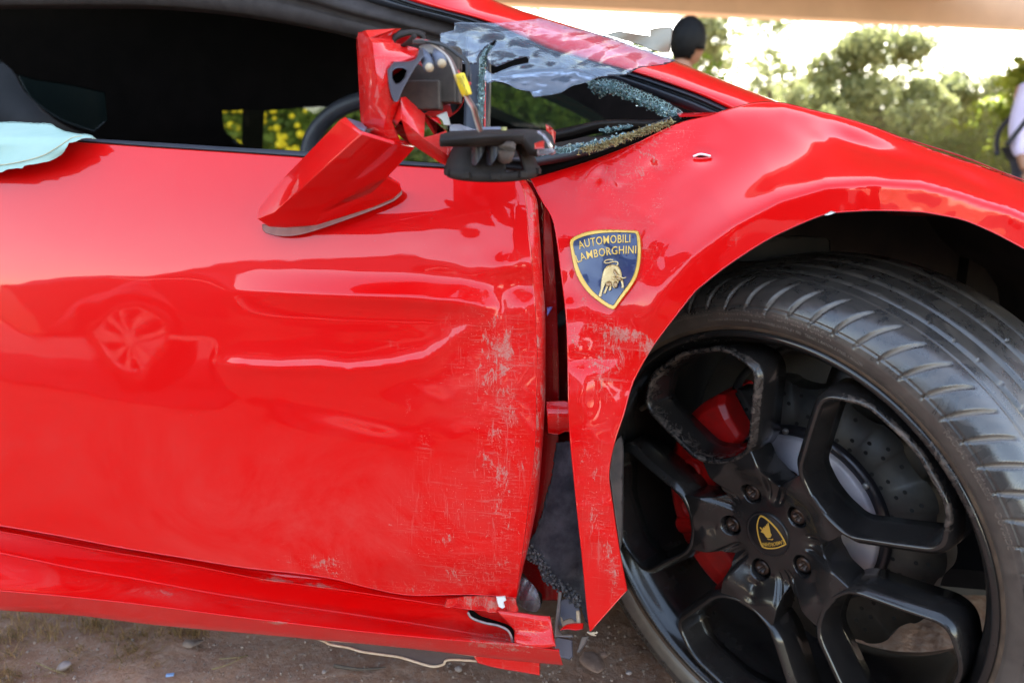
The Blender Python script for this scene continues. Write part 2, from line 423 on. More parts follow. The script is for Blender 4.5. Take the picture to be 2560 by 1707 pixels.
def glass_mat(name, tint=(.85, .95, 1, 1), rough=.03, opac=.3, diff=(.7, .78, .85, 1), wr=None):
    m = bpy.data.materials.new(name); m.use_nodes = True; n = m.node_tree.nodes; l = m.node_tree.links; out = n['Material Output']
    n.remove(n['Principled BSDF'])
    tr = n.new('ShaderNodeBsdfTransparent'); tr.inputs[0].default_value = tint
    gl = n.new('ShaderNodeBsdfGlossy'); gl.inputs['Roughness'].default_value = rough
    df = n.new('ShaderNodeBsdfDiffuse'); df.inputs[0].default_value = diff
    fr = n.new('ShaderNodeFresnel'); fr.inputs[0].default_value = 1.6
    m1 = n.new('ShaderNodeMixShader'); m1.inputs[0].default_value = opac; l.new(tr.outputs[0], m1.inputs[1]); l.new(df.outputs[0], m1.inputs[2])
    m2 = n.new('ShaderNodeMixShader'); l.new(fr.outputs[0], m2.inputs[0]); l.new(m1.outputs[0], m2.inputs[1]); l.new(gl.outputs[0], m2.inputs[2])
    l.new(m2.outputs[0], out.inputs[0])
    if wr:
        tc = n.new('ShaderNodeTexCoord'); mp = n.new('ShaderNodeMapping'); mp.inputs['Rotation'].default_value = (0, .5, 0); mp.inputs['Scale'].default_value = (9, 9, 26)
        nz = n.new('ShaderNodeTexNoise'); nz.inputs['Scale'].default_value = 2.0; nz.inputs['Detail'].default_value = 6; nz.inputs['Distortion'].default_value = 1.5
        l.new(tc.outputs['Object'], mp.inputs[0]); l.new(mp.outputs[0], nz.inputs['Vector'])
        b = n.new('ShaderNodeBump'); b.inputs['Strength'].default_value = .6; b.inputs['Distance'].default_value = wr; l.new(nz.outputs[0], b.inputs['Height'])
        for q in (gl, df): l.new(b.outputs[0], q.inputs['Normal'])
        l.new(b.outputs[0], fr.inputs['Normal'])
        n2 = n.new('ShaderNodeTexNoise'); n2.inputs['Scale'].default_value = 22; n2.inputs['Detail'].default_value = 8; l.new(tc.outputs['Object'], n2.inputs['Vector'])
        rp = n.new('ShaderNodeMapRange'); rp.inputs[1].default_value = .35; rp.inputs[2].default_value = .72; rp.inputs[3].default_value = opac * .97; rp.inputs[4].default_value = min(1, opac * 1.04)
        l.new(n2.outputs[0], rp.inputs[0]); l.new(rp.outputs[0], m1.inputs[0])
    return m
FILM = glass_mat('clear_film', (.88, .93, 1, 1), .07, .10, (.60, .70, .90, 1), .0018)
SHARD = glass_mat('crushed_glass', (.78, .90, .88, 1), .04, .16, (.42, .58, .58, 1))
WINDOW = glass_mat('window_glass', (.5, .55, .55, 1), .02, .02)
BAG = glass_mat('clear_bag', (.8, .78, .8, 1), .12, .35, (.42, .38, .42, 1), .004)
UNDER = simple_noise('brown_underlay', (.07, .055, .055), (.11, .085, .08), 10, .35, .0002)
METALGREY = simple_noise('scratched_steel', (.22, .21, .22), (.35, .32, .3), 40, .45, .0004, metal=.6)
CHIPRED = M('red_lens', (.55, .03, .02), .25, 0, .5, .5)
PAPER = simple_noise('masking_tape', (.26, .23, .18), (.31, .28, .22), 30, .8, .0003)

# ------------------------------------------------------------------ GROUND
def dirt_ground():
    m = M('dirt_ground', (.2, .15, .12), .95, 0, .2); t = NT(m); c = t.coord()
    n1 = t.noise(3, 10, c, .7); n2 = t.noise(60, 6, c, .7); n3 = t.noise(.15, 4, c)
    col = t.mix(t.ramp(n1, .3, .7), (.27, .135, .082, 1), (.43, .25, .16, 1)); col = t.mix(t.ramp(n2, .45, .75), col, (.45, .31, .23, 1))
    far = t.ramp(n3, .5, .62); col = t.mix(t.math('MULTIPLY', far, .6), col, (.10, .13, .045, 1))
    t.link(col, t.b.inputs['Base Color']); t.bump(t.math('ADD', t.noise(45, 8, c, .7), t.math('MULTIPLY', t.noise(8, 4, c), 2)), .8, .01)
    return m
GROUND = dirt_ground()
gx = np.concatenate([[-600, -120, -30, -8, -3], np.linspace(-1.6, 1.8, 171), [3, 8, 30, 120, 600]])
gy = np.concatenate([[-600, -120, -30, -8, -3, -1, 0], np.linspace(.4, 2.6, 111), [4, 8, 30, 120, 600]])
XX, YY = np.meshgrid(gx, gy); ZZ = np.zeros_like(XX)
for i in range(XX.shape[0]):
    for j in range(XX.shape[1]):
        x, y = XX[i, j], YY[i, j]
        if -1.6 <= x <= 1.8 and .4 <= y <= 2.6:
            w = min(1, (x + 1.6) * 4, (1.8 - x) * 4, (y - .4) * 4, (2.6 - y) * 4)
            ZZ[i, j] = w * (.010 * mnoise.fractal(Vector((x * 6, y * 6, 0)), .8, 2.2, 6) + .004 * mnoise.noise(Vector((x * 45, y * 45, 3))))
nX = len(gx); nYn = len(gy)
tag(mesh('ground', np.stack([XX, YY, ZZ], -1).reshape(-1, 3), [(i * nX + j, i * nX + j + 1, (i + 1) * nX + j + 1, (i + 1) * nX + j) for i in range(nYn - 1) for j in range(nX - 1)], GROUND), 'dry brown dirt ground', kind='structure')

ADDED_ROAD = simple_noise('asphalt', (.035, .035, .037), (.055, .054, .054), 3, .9, .003, 80)
o = mesh('road', [(-60, -1.35, .012), (60, -1.35, .012), (60, -9, .012), (-60, -9, .012)], [(0, 3, 2, 1)], ADDED_ROAD); tag(o, 'grey asphalt road', kind='structure')  # unseen strip added to darken what the lower door mirrors
# ------------------------------------------------------------------ BRIDGE OVERHEAD
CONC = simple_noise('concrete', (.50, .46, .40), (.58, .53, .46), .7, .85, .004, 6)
CONC2 = simple_noise('shaded_concrete', (.30, .25, .20), (.36, .30, .24), .5, .9, .004, 6)  # darker copy of the concrete, shade under the bridge put into its colour
br = empty('overpass', (0, 10, 0), label='beige concrete road bridge whose far edge beam crosses the top of the picture', cat='bridge')
BH = 6.0
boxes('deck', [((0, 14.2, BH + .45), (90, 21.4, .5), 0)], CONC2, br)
def girder(y0, z0, z1, w, mat, name, sl=0.0):
    boxes(name, [((0, y0, (z0 + z1) / 2), (90, w, z1 - z0), sl)], mat, br)
girder(22.4, 5.05, BH + .2, .6, CONC, 'edge_beam', R(13))
boxes('parapet', [((0, 25.5, BH + .9), (90, .3, .9), R(13))], CONC, br)
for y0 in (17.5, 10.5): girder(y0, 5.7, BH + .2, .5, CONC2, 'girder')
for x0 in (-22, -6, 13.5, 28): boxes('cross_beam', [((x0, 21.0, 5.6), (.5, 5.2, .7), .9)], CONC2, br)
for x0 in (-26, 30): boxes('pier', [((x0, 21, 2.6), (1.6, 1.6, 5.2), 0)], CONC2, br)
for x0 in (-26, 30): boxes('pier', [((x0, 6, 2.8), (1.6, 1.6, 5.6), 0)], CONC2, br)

# ------------------------------------------------------------------ TREES, BUSHES
def leaf_mat(name, c0, c1):
    m = M(name, c0, .5, 0, .3); t = NT(m)
    r = t('ObjectInfo'); n = t.noise(1.5, 4, t.coord()); q = t('NewGeometry').outputs['Random Per Island']
    t.link(t.mix(t.math('MULTIPLY', t.math('ADD', n, q), .55, True), (*c0, 1), (*c1, 1)), t.b.inputs['Base Color'])
    tl = t('BsdfTranslucent'); t.link(t.mix(q, (*c0, 1), (*[min(1, v * 2.2) for v in c1], 1)), tl.inputs[0])
    mx = t('MixShader', {0: .4}); t.link(t.b.outputs[0], mx.inputs[1]); t.link(tl.outputs[0], mx.inputs[2]); t.link(mx.outputs[0], t.n['Material Output'].inputs[0])
    return m
LEAF = leaf_mat('olive_leaves', (.10, .125, .05), (.20, .215, .09))
LEAF2 = leaf_mat('fresh_leaves', (.10, .16, .02), (.22, .27, .04))
BARK = simple_noise('bark', (.08, .06, .045), (.13, .1, .08), 8, .9, .01)
FLOWER = M('yellow_flower', (.85, .62, .01), .6)
def leaves(centres, radii, n, size, seed, flat=1.0):
    r = np.random.RandomState(seed); V = []; per = n // len(centres); c = []
    for ce, ra in zip(centres, radii):
        d = r.normal(size=(per, 3)); d /= np.linalg.norm(d, axis=1)[:, None]; rr = r.uniform(.35, 1, per) ** .6
        p = np.array(ce) + d * rr[:, None] * np.array([ra, ra, ra * flat]); c.append(p)
    c = np.concatenate(c); k = len(c)
    a = r.normal(size=(k, 3)); a /= np.linalg.norm(a, axis=1)[:, None]; b = np.cross(a, r.normal(size=(k, 3))); b /= np.linalg.norm(b, axis=1)[:, None]
    s = size * r.uniform(.6, 1.4, (k, 1)); a = a * s; b = b * s * .5
    V = np.stack([c - a, c + b, c + a, c - b], 1).reshape(-1, 3); f = np.arange(4 * k).reshape(-1, 4)
    return V, f
def tree(x, y, h, cr, label, seed, name='tree', mat=LEAF, n=9000, size=.11, group='trees beyond the bridge'):
    r = np.random.RandomState(seed); t = empty(name, (x, y, 0), label=label, cat='tree', group=group)
    top = np.array([x + r.uniform(-.4, .4), y, h * .62])
    tube('trunk', [(x, y, -.1), (x + .15, y, h * .3), tuple(top)], .16, BARK, t, r2=.06)
    cen = []; rad = []
    for i in range(26):
        an = r.uniform(0, 6.28); q = r.uniform(0, 1) ** .6 * cr; z = h * r.uniform(.28, .93); q *= (1.15 - .75 * (z / h)) 
        p = (x + q * math.cos(an), y + q * math.sin(an), z); cen.append(p); rad.append(cr * r.uniform(.16, .34))
        if i < 8: tube('limb', [(x + .1, y, h * r.uniform(.25, .5)), ((x + p[0]) / 2, (y + p[1]) / 2, z * .8), p], .05, BARK, t, 6, r2=.012)
    V, f = leaves(cen, rad, n, size, seed, .8)
    mesh('crown', V, f, mat, t, smooth=False)
    return t
def at(px, yy): return (px - 1280) / F * yy * 1.02
tree(at(1730, 32), 32, 7.0, 3.6, 'airy olive tree just right of the dark haired head', 1, n=5600, size=.13)
tree(at(2130, 34), 34, 6.6, 4.0, 'dense olive green tree in the middle of the tree line above the fender', 2, n=14000, size=.14)
tree(at(1880, 38), 38, 8.3, 3.4, 'thin tall tree with a bare dark stem and sky showing through its crown', 3, n=3600, size=.13)
tree(at(2330, 37), 37, 5.2, 3.4, 'rounded lower tree whose crown falls away to the right', 4, n=10000, size=.14)
tree(at(2590, 20), 20, 3.3, 2.6, 'bright green drooping tree behind the lilac shirt', 5, mat=LEAF2, n=9000, size=.12)
tree(at(1330, 36), 36, 7.6, 3.0, 'sparse yellowish tree seen behind the red roof pillar', 6, mat=LEAF2, n=2600, size=.12)
tree(at(1980, 44), 44, 5.6, 4.6, 'broad low olive crown filling the gap between the dense tree and the thin one', 7, n=9000, size=.15)
tree(at(2240, 46), 46, 5.4, 4.6, 'hazy broad tree far behind the dense olive tree', 8, n=9000, size=.15)
tree(at(1600, 46), 46, 5.6, 4.0, 'low olive tree behind the masking tape', 9, n=5000, size=.14)
tree(at(2420, 30), 30, 3.1, 2.8, 'small pale green tree under the right end of the tree line', 10, mat=LEAF2, n=6500, size=.12)
def bush(x, y, h, w, label, seed, mat, fl=0, n=16000, name='bush', cat='bush', group='bushes behind the car'):
    r = np.random.RandomState(seed); t = empty(name, (x, y, 0), label=label, cat=cat, group=group)
    cen = [(x + r.uniform(-w, w), y + r.uniform(-.5, .5), h * r.uniform(.2, .85)) for _ in range(18)]
    V, f = leaves(cen, [h * .28] * 18, n, .045, seed, .9); mesh('foliage', V, f, mat, t, smooth=False)
    for i in range(3): tube('stem', [(x + (i - 1) * w * .4, y, 0), (x + (i - 1) * w * .5, y, h * .6)], .015, BARK, t, 6)
    if fl:
        bm = bmesh.new()
        for i in range(fl):
            c = cen[r.randint(18)]; q = bmesh.ops.create_icosphere(bm, subdivisions=1, radius=r.uniform(.016, .034))
            bmesh.ops.translate(bm, verts=q['verts'], vec=(c[0] + r.uniform(-.35, .35) - x, c[1] - .3 + r.uniform(-.35, .1) - y, c[2] + r.uniform(-.3, .3)))
        me = bpy.data.meshes.new('flowers'); bm.to_mesh(me); bm.free(); me.materials.append(FLOWER)
        o = bpy.data.objects.new('flowers', me); link(o, t); o['kind'] = 'stuff'
    return t
bush(-2.35, 6.4, 1.5, 1.0, 'bush full of yellow flowers seen through the car cabin', 11, LEAF2, 700)
bush(-3.9, 6.6, 1.3, .7, 'green flowering bush seen in the small gap left of the window post', 12, LEAF2, 300)
bush(-.75, 6.6, 1.35, .7, 'green bush seen under the broken mirror', 13, LEAF2, 40)
bush(.55, 7.6, 1.9, 1.2, 'green bush seen through the windscreen', 14, LEAF2, 0)
for i, x in enumerate((-4.6, -2.6, -.6, 1.4)): bush(x, 9.5, (2.8, 2.5, 2.0, 1.8)[i], 1.3, ['left end', 'second section from the left', 'third section from the left', 'right end'][i] + ' of the green hedge standing behind the flowering bushes', 50 + i, LEAF, 0, 16000, 'hedge', 'hedge', 'hedge sections behind the bushes')
for i, (x, y, h, w, lb) in enumerate([(7.5, 17, 1.9, 2.2, 'low shaded hedge in front of the round tree'), (11.2, 18, 2.2, 2.0, 'low hedge left of the lilac shirt'), (4.2, 19, 2.0, 2.2, 'low hedge in front of the dense olive tree')]):
    bush(x, y, h, w, lb, 30 + i, LEAF, 0, 7000, 'hedge', 'hedge', 'hedges beyond the car')

# ------------------------------------------------------------------ PEOPLE
SKIN = M('skin', (.30, .14, .08), .5); HAIR = M('black_hair', (.004, .0035, .0035), .6, 0, .15)
LILAC = simple_noise('lilac_shirt', (.50, .42, .58), (.58, .5, .66), 6, .85, .002, 40); TROUSER = M('dark_trousers', (.03, .03, .045), .8)
SHIRT = M('grey_shirt', (.22, .22, .24), .85); BAGBLACK = M('black_strap', (.012, .012, .018), .6)
def skin_body(name, joints, edges, radii, mat, parent, sub=2):
    me = bpy.data.meshes.new(name); off = np.array(root_off(parent)); me.from_pydata([tuple(np.array(j) - off) for j in joints], edges, [])
    me.materials.append(mat); o = bpy.data.objects.new(name, me); link(o, parent)
    m = o.modifiers.new('skin', 'SKIN'); m.use_smooth_shade = True
    for i, r_ in enumerate(radii):
        v = me.skin_vertices[0].data[i]; v.radius = r_ if isinstance(r_, tuple) else (r_, r_)
    me.skin_vertices[0].data[0].use_root = True
    s = o.modifiers.new('sub', 'SUBSURF'); s.levels = sub; s.render_levels = sub
    return o
def person(x, y, face, label, shirt, lean=0.0, height=1.68, bag=False):
    t = empty('person', (x, y, 0), label=label, cat='person')
    s = height / 1.7; c, sn = math.cos(face), math.sin(face)
    def W(f, l, z): return (x + f * c * s - l * sn * s, y + f * sn * s + l * c * s, z * s)     # forward, left, up
    L = lean
    J = [W(0, 0, .95), W(.02 + L * .35, 0, 1.15), W(.0 + L * .75, 0, 1.36), W(.02 + L * .95, 0, 1.46), W(.03 + L * 1.05, 0, 1.55)]
    E_ = [(0, 1), (1, 2), (2, 3), (3, 4)]; Rr = [(.15, .12), (.14, .11), (.16, .11), (.06, .06), (.055, .055)]
    for sd in (1, -1):
        b = len(J); J += [W(L * .75, .18 * sd, 1.38), W(.02 + L * .6, .23 * sd, 1.10), W(.12 + L * .7, .22 * sd, .88), W(.16 + L * .75, .21 * sd, .80)]
        E_ += [(2, b), (b, b + 1), (b + 1, b + 2), (b + 2, b + 3)]; Rr += [.06, .048, .034, .03]
        b = len(J); J += [W(0, .10 * sd, .88), W(.03, .11 * sd, .48), W(-.01, .12 * sd, .08), W(.13, .13 * sd, .03)]
        E_ += [(0, b), (b, b + 1), (b + 1, b + 2), (b + 2, b + 3)]; Rr += [.10, .065, .045, .04]
    skin_body('body', J, E_, [r_ if not isinstance(r_, tuple) else r_ for r_ in Rr], SKIN, t)
    # clothes: shirt and trousers follow the body
    sj = [J[0], J[1], J[2], W(L * .85, 0, 1.42)] ; se = [(0, 1), (1, 2), (2, 3)]; sr = [(.17, .14), (.165, .13), (.18, .125), (.075, .07)]
    for k in (5, 13):
        b = len(sj); sj += [J[k], J[k + 1], tuple(np.array(J[k + 1]) * .05 + np.array(J[k + 2]) * .95)]; se += [(2, b), (b, b + 1), (b + 1, b + 2)]; sr += [.075, .062, .055]
    skin_body('shirt', sj, se, sr, shirt, t)
    tj = [J[0]]; te = []; tr = [(.165, .135)]
    for k in (9, 17):
        b = len(tj); tj += [J[k], J[k + 1], J[k + 2]]; te += [(0, b), (b, b + 1), (b + 1, b + 2)]; tr += [.11, .08, .065]
    skin_body('trousers', tj, te, tr, TROUSER, t)
    # head with face
    hc = np.array(W(.06 + L * 1.2, 0, 1.63)); bm = bmesh.new(); bmesh.ops.create_icosphere(bm, subdivisions=4, radius=1)
    for v in bm.verts:
        q = v.co.copy(); f, l, z = q.x * .098, q.y * .077, q.z * .118
        if z < 0: f *= 1 - .12 * (-z / .118); l *= 1 - .30 * (-z / .118)
        f += .024 * math.exp(-((q.y / .16) ** 2) - ((q.z + .08) / .22) ** 2) * (q.x > 0)      # nose
        f -= .009 * math.exp(-(((abs(q.y) - .36) / .16) ** 2) - ((q.z - .14) / .13) ** 2) * (q.x > 0)  # eye sockets
        f += .008 * math.exp(-((q.y / .25) ** 2) - ((q.z + .48) / .09) ** 2) * (q.x > 0)      # lips
        f += .010 * math.exp(-((q.y / .3) ** 2) - ((q.z + .85) / .15) ** 2) * (q.x > 0)       # chin
        v.co = Vector((f * c - l * sn, f * sn + l * c, z)) * s + Vector(hc) - t.location
    me = bpy.data.meshes.new('head'); bm.to_mesh(me); bm.free(); me.materials.append(SKIN); me.polygons.foreach_set('use_smooth', [True] * len(me.polygons))
    hd = bpy.data.objects.new('head', me); link(hd, t)
    bm = bmesh.new(); bmesh.ops.create_icosphere(bm, subdivisions=4, radius=1); dl = []
    for v in bm.verts:
        q = v.co.copy(); w = 1 + .05 * mnoise.noise(q * 5); f, l, z = (q.x * .104 - .012) * w, q.y * .087 * w, q.z * .128 * w + .010
        if q.x > .62 and q.z < .35: dl.append(v)
        elif q.z < -.8 or (q.z < -.45 and q.x > -.1): dl.append(v)
        v.co = Vector((f * c - l * sn, f * sn + l * c, z)) * s + Vector(hc) - t.location
    bmesh.ops.delete(bm, geom=dl, context='VERTS')
    me = bpy.data.meshes.new('hair'); bm.to_mesh(me); bm.free(); me.materials.append(HAIR); me.polygons.foreach_set('use_smooth', [True] * len(me.polygons))
    ho = bpy.data.objects.new('hair', me); link(ho, hd); solid(ho, .012)
    for sd in (1, -1):
        bm = bmesh.new(); bmesh.ops.create_icosphere(bm, subdivisions=2, radius=1)
        for v in bm.verts:
            f, l, z = v.co.x * .018 + .0, v.co.y * .008 + .078 * sd, v.co.z * .032
            v.co = Vector((f * c - l * sn, f * sn + l * c, z)) * s + Vector(hc) - t.location
        me = bpy.data.meshes.new('ear'); bm.to_mesh(me); bm.free(); me.materials.append(SKIN); link(bpy.data.objects.new('ear', me), hd)
    for sd, k in ((1, 8), (-1, 16)):        # hands: palm and five fingers
        p = np.array(J[k]); a_ = np.array(W(.1, 0, 0)) - np.array(W(0, 0, 0)); a_ /= np.linalg.norm(a_); dn = np.array([0, 0, -1.]); lf = np.cross(dn, a_)
        hj = [p, p + dn * .05 + a_ * .01]; he = [(0, 1)]; hr = [(.028, .016), (.036, .014)]
        for q in range(4):
            b = len(hj); o_ = a_ * (.027 - .018 * q); ln = (.036, .042, .038, .028)[q]
            hj += [p + dn * .085 + o_, p + dn * (.085 + ln * .6) + o_ * 1.1 - lf * sd * .006, p + dn * (.085 + ln) + o_ * 1.1 - lf * sd * .018]
            he += [(1, b), (b, b + 1), (b + 1, b + 2)]; hr += [.010, .008, .007]
        b = len(hj); hj += [p + dn * .03 + a_ * .04, p + dn * .065 + a_ * .05]; he += [(0, b), (b, b + 1)]; hr += [.011, .008]
        skin_body('hand', hj, he, hr, SKIN, t, 1)
    return t, W
pt, W1 = person(.70, 3.75, R(28), 'dark haired person standing behind the car, only the head in view', SHIRT, .10, 1.40)
p2, W2 = person(3.74, 5.6, R(-90), 'person in a lilac shirt with a black shoulder strap at the right edge', LILAC, 0, 1.60)
bgt = empty('shoulder_bag', (3.5, 5.6, .8), label='black strapped bag worn over the lilac shirt', cat='bag')
tube('strap', [W2(-.16, -.10, 1.30), W2(-.02, -.17, 1.46), W2(.13, -.17, 1.40), W2(.18, -.24, 1.22), W2(.10, -.34, .98)], .017, BAGBLACK, bgt, 8)
tube('strap', [W2(-.16, -.10, 1.30), W2(-.17, -.24, 1.1), W2(.0, -.34, .92)], .016, BAGBLACK, bgt, 8)
boxes('pouch', [(W2(-.22, .12, .86), (.12, .26, .28), 0)], BAGBLACK, bgt, .02)

# ================================================================== THE CRASHED CAR
car = empty('sports_car', (-.9, 1.85, 0), label='crashed red sports car with a broken mirror, buckled door and steered black wheel', cat='car')
def dirt_of(blobs, base=0.0):
    def f(px, py):
        v = np.full(np.shape(px), base, float)
        for b in blobs: v = np.maximum(v, b[4] * bump(px, py, b[0], b[1], b[2], b[3], b[5] if len(b) > 5 else 0))
        return v
    return f
# ---- door
DT = [(300, 19), (350, 18), (500, 14.5), (600, 12), (655, 10.5), (690, 9.3), (720, 7.2), (760, 6.3), (830, 5.6), (900, 5.2), (1080, 5), (1200, 3.6), (1300, 2), (1420, -2), (1500, -6)]
def d_door(px, py):
    px = np.asarray(px, float); py = np.asarray(py, float)
    d = prof(DT, py)
    yl = np.interp(px, [500, 700, 1060, 1150, 1216, 1300], [728, 735, 746, 754, 767, 775]); q = py - yl
    w = sst(470, 1020, px) * (1 - sst(1205, 1262, px))
    up = np.clip((q + 60) / 60, 0, 1) ** 1.6; dn = (1 - np.clip(q / 62, 0, 1)) ** 1.8
    d = d - .0115 * up * dn * w
    # small second fold under it
    q2 = q - 14; d = d - .0014 * np.exp(-(q2 / 5) ** 2) * sst(980, 1080, px) * (1 - sst(1200, 1225, px))
    # crumpled corner next to the gap
    d = d + .006 * bump(px, py, 1300, 712, 46, 34) - .003 * bump(px, py, 1262, 668, 40, 26) - .004 * bump(px, py, 1310, 770, 30, 34)
    # long lower crease
    dist, sg, pos = seg_dist(px, py, [(520, 905), (620, 918), (700, 921), (800, 918), (870, 928), (980, 915), (1068, 898), (1180, 815), (1260, 790)])
    d = d - .0050 * np.exp(-dist / 24) * sst(0, .12, pos) * (1 - sst(.9, 1, pos))
    dist, sg, pos = seg_dist(px, py, [(700, 1010), (860, 1030), (1000, 1065), (1120, 1085)])
    d = d + .0016 * np.exp(-(dist / 34) ** 2) * np.sin(np.pi * pos)
    n = np.array([mnoise.fractal(Vector((x * .0042, y * .006, 1.7)), .9, 2.1, 3) for x, y in zip(px.ravel(), py.ravel())]).reshape(px.shape)
    d = d + .0022 * n * (sst(850, 1250, px) * .9 + .10) * sst(420, 700, py)
    n2 = np.array([abs(mnoise.noise(Vector((x * .012, y * .010, 4.1)))) for x, y in zip(px.ravel(), py.ravel())]).reshape(px.shape)
    d = d + .0034 * n2 * sst(1120, 1240, px) * sst(680, 800, py)
    # bottom edge kicked inwards where the sill bent
    d = d + .012 * sst(1380, 1500, py) * sst(700, 1000, px)
    d = d + .10 * np.clip((px - 1290) / 2000, 0, 1)
    return d
door_out = [(-160, 352), (0, 350), (191, 356), (383, 369), (570, 381), (757, 394), (880, 404), (1005, 415), (1135, 424), (1240, 438), (1298, 446), (1308, 470), (1315, 500), (1322, 580), (1330, 660), (1338, 768), (1343, 882), (1341, 997), (1338, 1107), (1319, 1279), (1299, 1432), (1291, 1494),
            (1174, 1486), (1040, 1488), (983, 1482), (906, 1465), (830, 1446), (734, 1432), (612, 1419), (459, 1394), (306, 1369), (153, 1340), (0, 1314), (-160, 1288)]
door_dirt = dirt_of([(1100, 1300, 170, 160, .40), (1240, 900, 130, 190, .60), (1250, 1200, 90, 260, .58), (1180, 1430, 160, 70, .58), (980, 860, 30, 16, .4, 20), (1060, 1120, 26, 60, .45, 8), (1020, 1010, 8, 40, .5), (1255, 880, 55, 90, .80), (1300, 700, 30, 90, .45), (1215, 930, 55, 60, .72), (1262, 1010, 50, 80, .86), (1235, 1080, 30, 60, .68), (1262, 1260, 30, 190, .62), (1240, 1420, 90, 60, .55),
                     (1130, 800, 50, 30, .35, -30), (800, 1415, 95, 30, .62, 10), (1040, 1470, 200, 24, .5), (840, 1420, 40, 50, .6), (760, 905, 10, 8, .6), (1080, 545, 5, 30, .5, 20), (940, 600, 8, 14, .4)])
door_dust = dirt_of([(900, 1330, 520, 220, 1.0), (300, 1150, 500, 150, .35), (1230, 1000, 160, 420, .8), (450, 470, 500, 160, .22)], .06)
door = panel('door', door_out, d_door, PAINT, car, step=9, dirt=door_dirt, dust=door_dust, th=.022)
# folded front edge of the door
E0 = [(1297, 446, 0), (1308, 470, 0), (1315, 500, 0), (1322, 580, 0), (1330, 660, 0), (1338, 768, 0), (1343, 882, 0), (1341, 997, 0), (1338, 1107, 0), (1319, 1279, 0), (1299, 1432, 0), (1291, 1490, 0)]
E1 = [(1312, 446), (1330, 474), (1343, 503), (1350, 590), (1357, 691), (1362, 768), (1364, 844), (1364, 940), (1363, 997), (1357, 1107), (1345, 1241), (1326, 1344), (1306, 1430), (1296, 1485)]
def on(c, fn, off=0.0): return [(p[0], p[1], float(fn(np.array([p[0]], float), np.array([p[1]], float))[0]) + off) for p in c]
E0 = on(E0, d_door, .001); E1 = on(E1, d_door, .016)
em = [((a_[0] * .45 + b_[0] * .55), (a_[1] + b_[1]) / 2, (a_[2] * .75 + b_[2] * .25)) for a_, b_ in zip(E0, np.array([np.interp(np.linspace(0, 1, 12), np.linspace(0, 1, 14), [p[k] for p in E1]) for k in range(3)]).T)]
loft('edge_fold', [E0, em, E1, [(x, y, d + .02) for x, y, d in E1]], PAINT, door, 70, dirt=dirt_of([(1350, 520, 20, 120, .7), (1360, 760, 14, 80, .9), (1362, 980, 14, 120, .9)], .55), dust=dirt_of([], .8), sub=2)
# red inner structure in the gap between door and fender
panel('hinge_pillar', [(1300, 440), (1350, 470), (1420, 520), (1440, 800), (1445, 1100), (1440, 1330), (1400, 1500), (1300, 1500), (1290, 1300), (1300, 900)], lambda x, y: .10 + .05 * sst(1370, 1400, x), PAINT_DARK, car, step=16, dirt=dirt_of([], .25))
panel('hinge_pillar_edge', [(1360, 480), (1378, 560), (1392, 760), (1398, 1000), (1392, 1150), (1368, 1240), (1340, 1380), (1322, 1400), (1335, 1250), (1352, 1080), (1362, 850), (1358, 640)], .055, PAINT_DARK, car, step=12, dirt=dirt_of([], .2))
hb = panel('hinge_bracket', [(1366, 1004), (1412, 1002), (1428, 1006), (1428, 1080), (1412, 1078), (1396, 1086), (1370, 1082)], lambda x, y: .03 - .012 * np.sin((y - 1000) / 85 * np.pi), PAINT, car, step=8, dirt=dirt_of([(1395, 1040, 6, 40, .9)], .2), th=.01)
panel('wire_clip', [(1368, 769), (1381, 767), (1368, 790)], .03, M('violet_clip', (.10, .09, .28), .5), car, step=8)

# ---- sill
sill = empty('side_sill', (-.2, 1.0, .15), car)
def cv(pts, d): return [(-200, pts[0][1] - (pts[1][1] - pts[0][1]) * .9, d[0] if isinstance(d, (tuple, list)) else d)] + [(x, y, (np.interp(x, [0, 1400], d) if isinstance(d, (tuple, list)) else d)) for x, y in pts]
db = [(0, 1308), (153, 1334), (306, 1363), (459, 1388), (612, 1413), (734, 1426), (830, 1440), (906, 1458), (983, 1476), (1040, 1482), (1174, 1482), (1289, 1490)]
A_ = [(0, 1327), (230, 1371), (459, 1409), (650, 1446), (868, 1476), (1059, 1505), (1174, 1522), (1289, 1532)]
B_ = [(0, 1382), (191, 1421), (344, 1447), (497, 1476), (650, 1501), (868, 1533), (1059, 1562), (1250, 1595), (1380, 1619)]
C_ = [(0, 1476), (191, 1493), (383, 1514), (574, 1539), (800, 1566), (868, 1574), (1059, 1593), (1289, 1612), (1398, 1626)]
D_ = [(0, 1524), (191, 1537), (383, 1560), (612, 1581), (800, 1598), (868, 1604), (1059, 1623), (1250, 1646), (1407, 1661)]
sill_dirt = dirt_of([(1250, 1510, 120, 22, .8), (1270, 1600, 180, 40, .72), (690, 1449, 46, 7, 1.2), (800, 1464, 70, 7, .9, 8), (690, 1556, 45, 5, 1.2), (400, 1480, 130, 20, .62, 8), (200, 1440, 230, 10, .6, 9), (720, 1530, 220, 8, .5, 9), (1040, 1615, 220, 20, .5, 6), (240, 1380, 40, 14, .5)], .05)
sill_dust = dirt_of([(1250, 1560, 260, 60, 1.0), (420, 1490, 700, 24, 1.0, 7.5)], .04)
loft('sill_step', [cv(db, .045), cv(db, .02), [(x, y - 3, .004) for x, y, _ in cv(A_, 0)], [(x, y, .0) for x, y, _ in cv(A_, 0)], [(x, y + 3, .003) for x, y, _ in cv(A_, 0)], [(x, y + 12, .008) for x, y, _ in cv(A_, 0)]], PAINT, sill, 90, dirt=sill_dirt, dust=sill_dust, sub=2)
A2 = A_[:-1] + [(1255, 1529), (1330, 1543), (1374, 1541)]; 
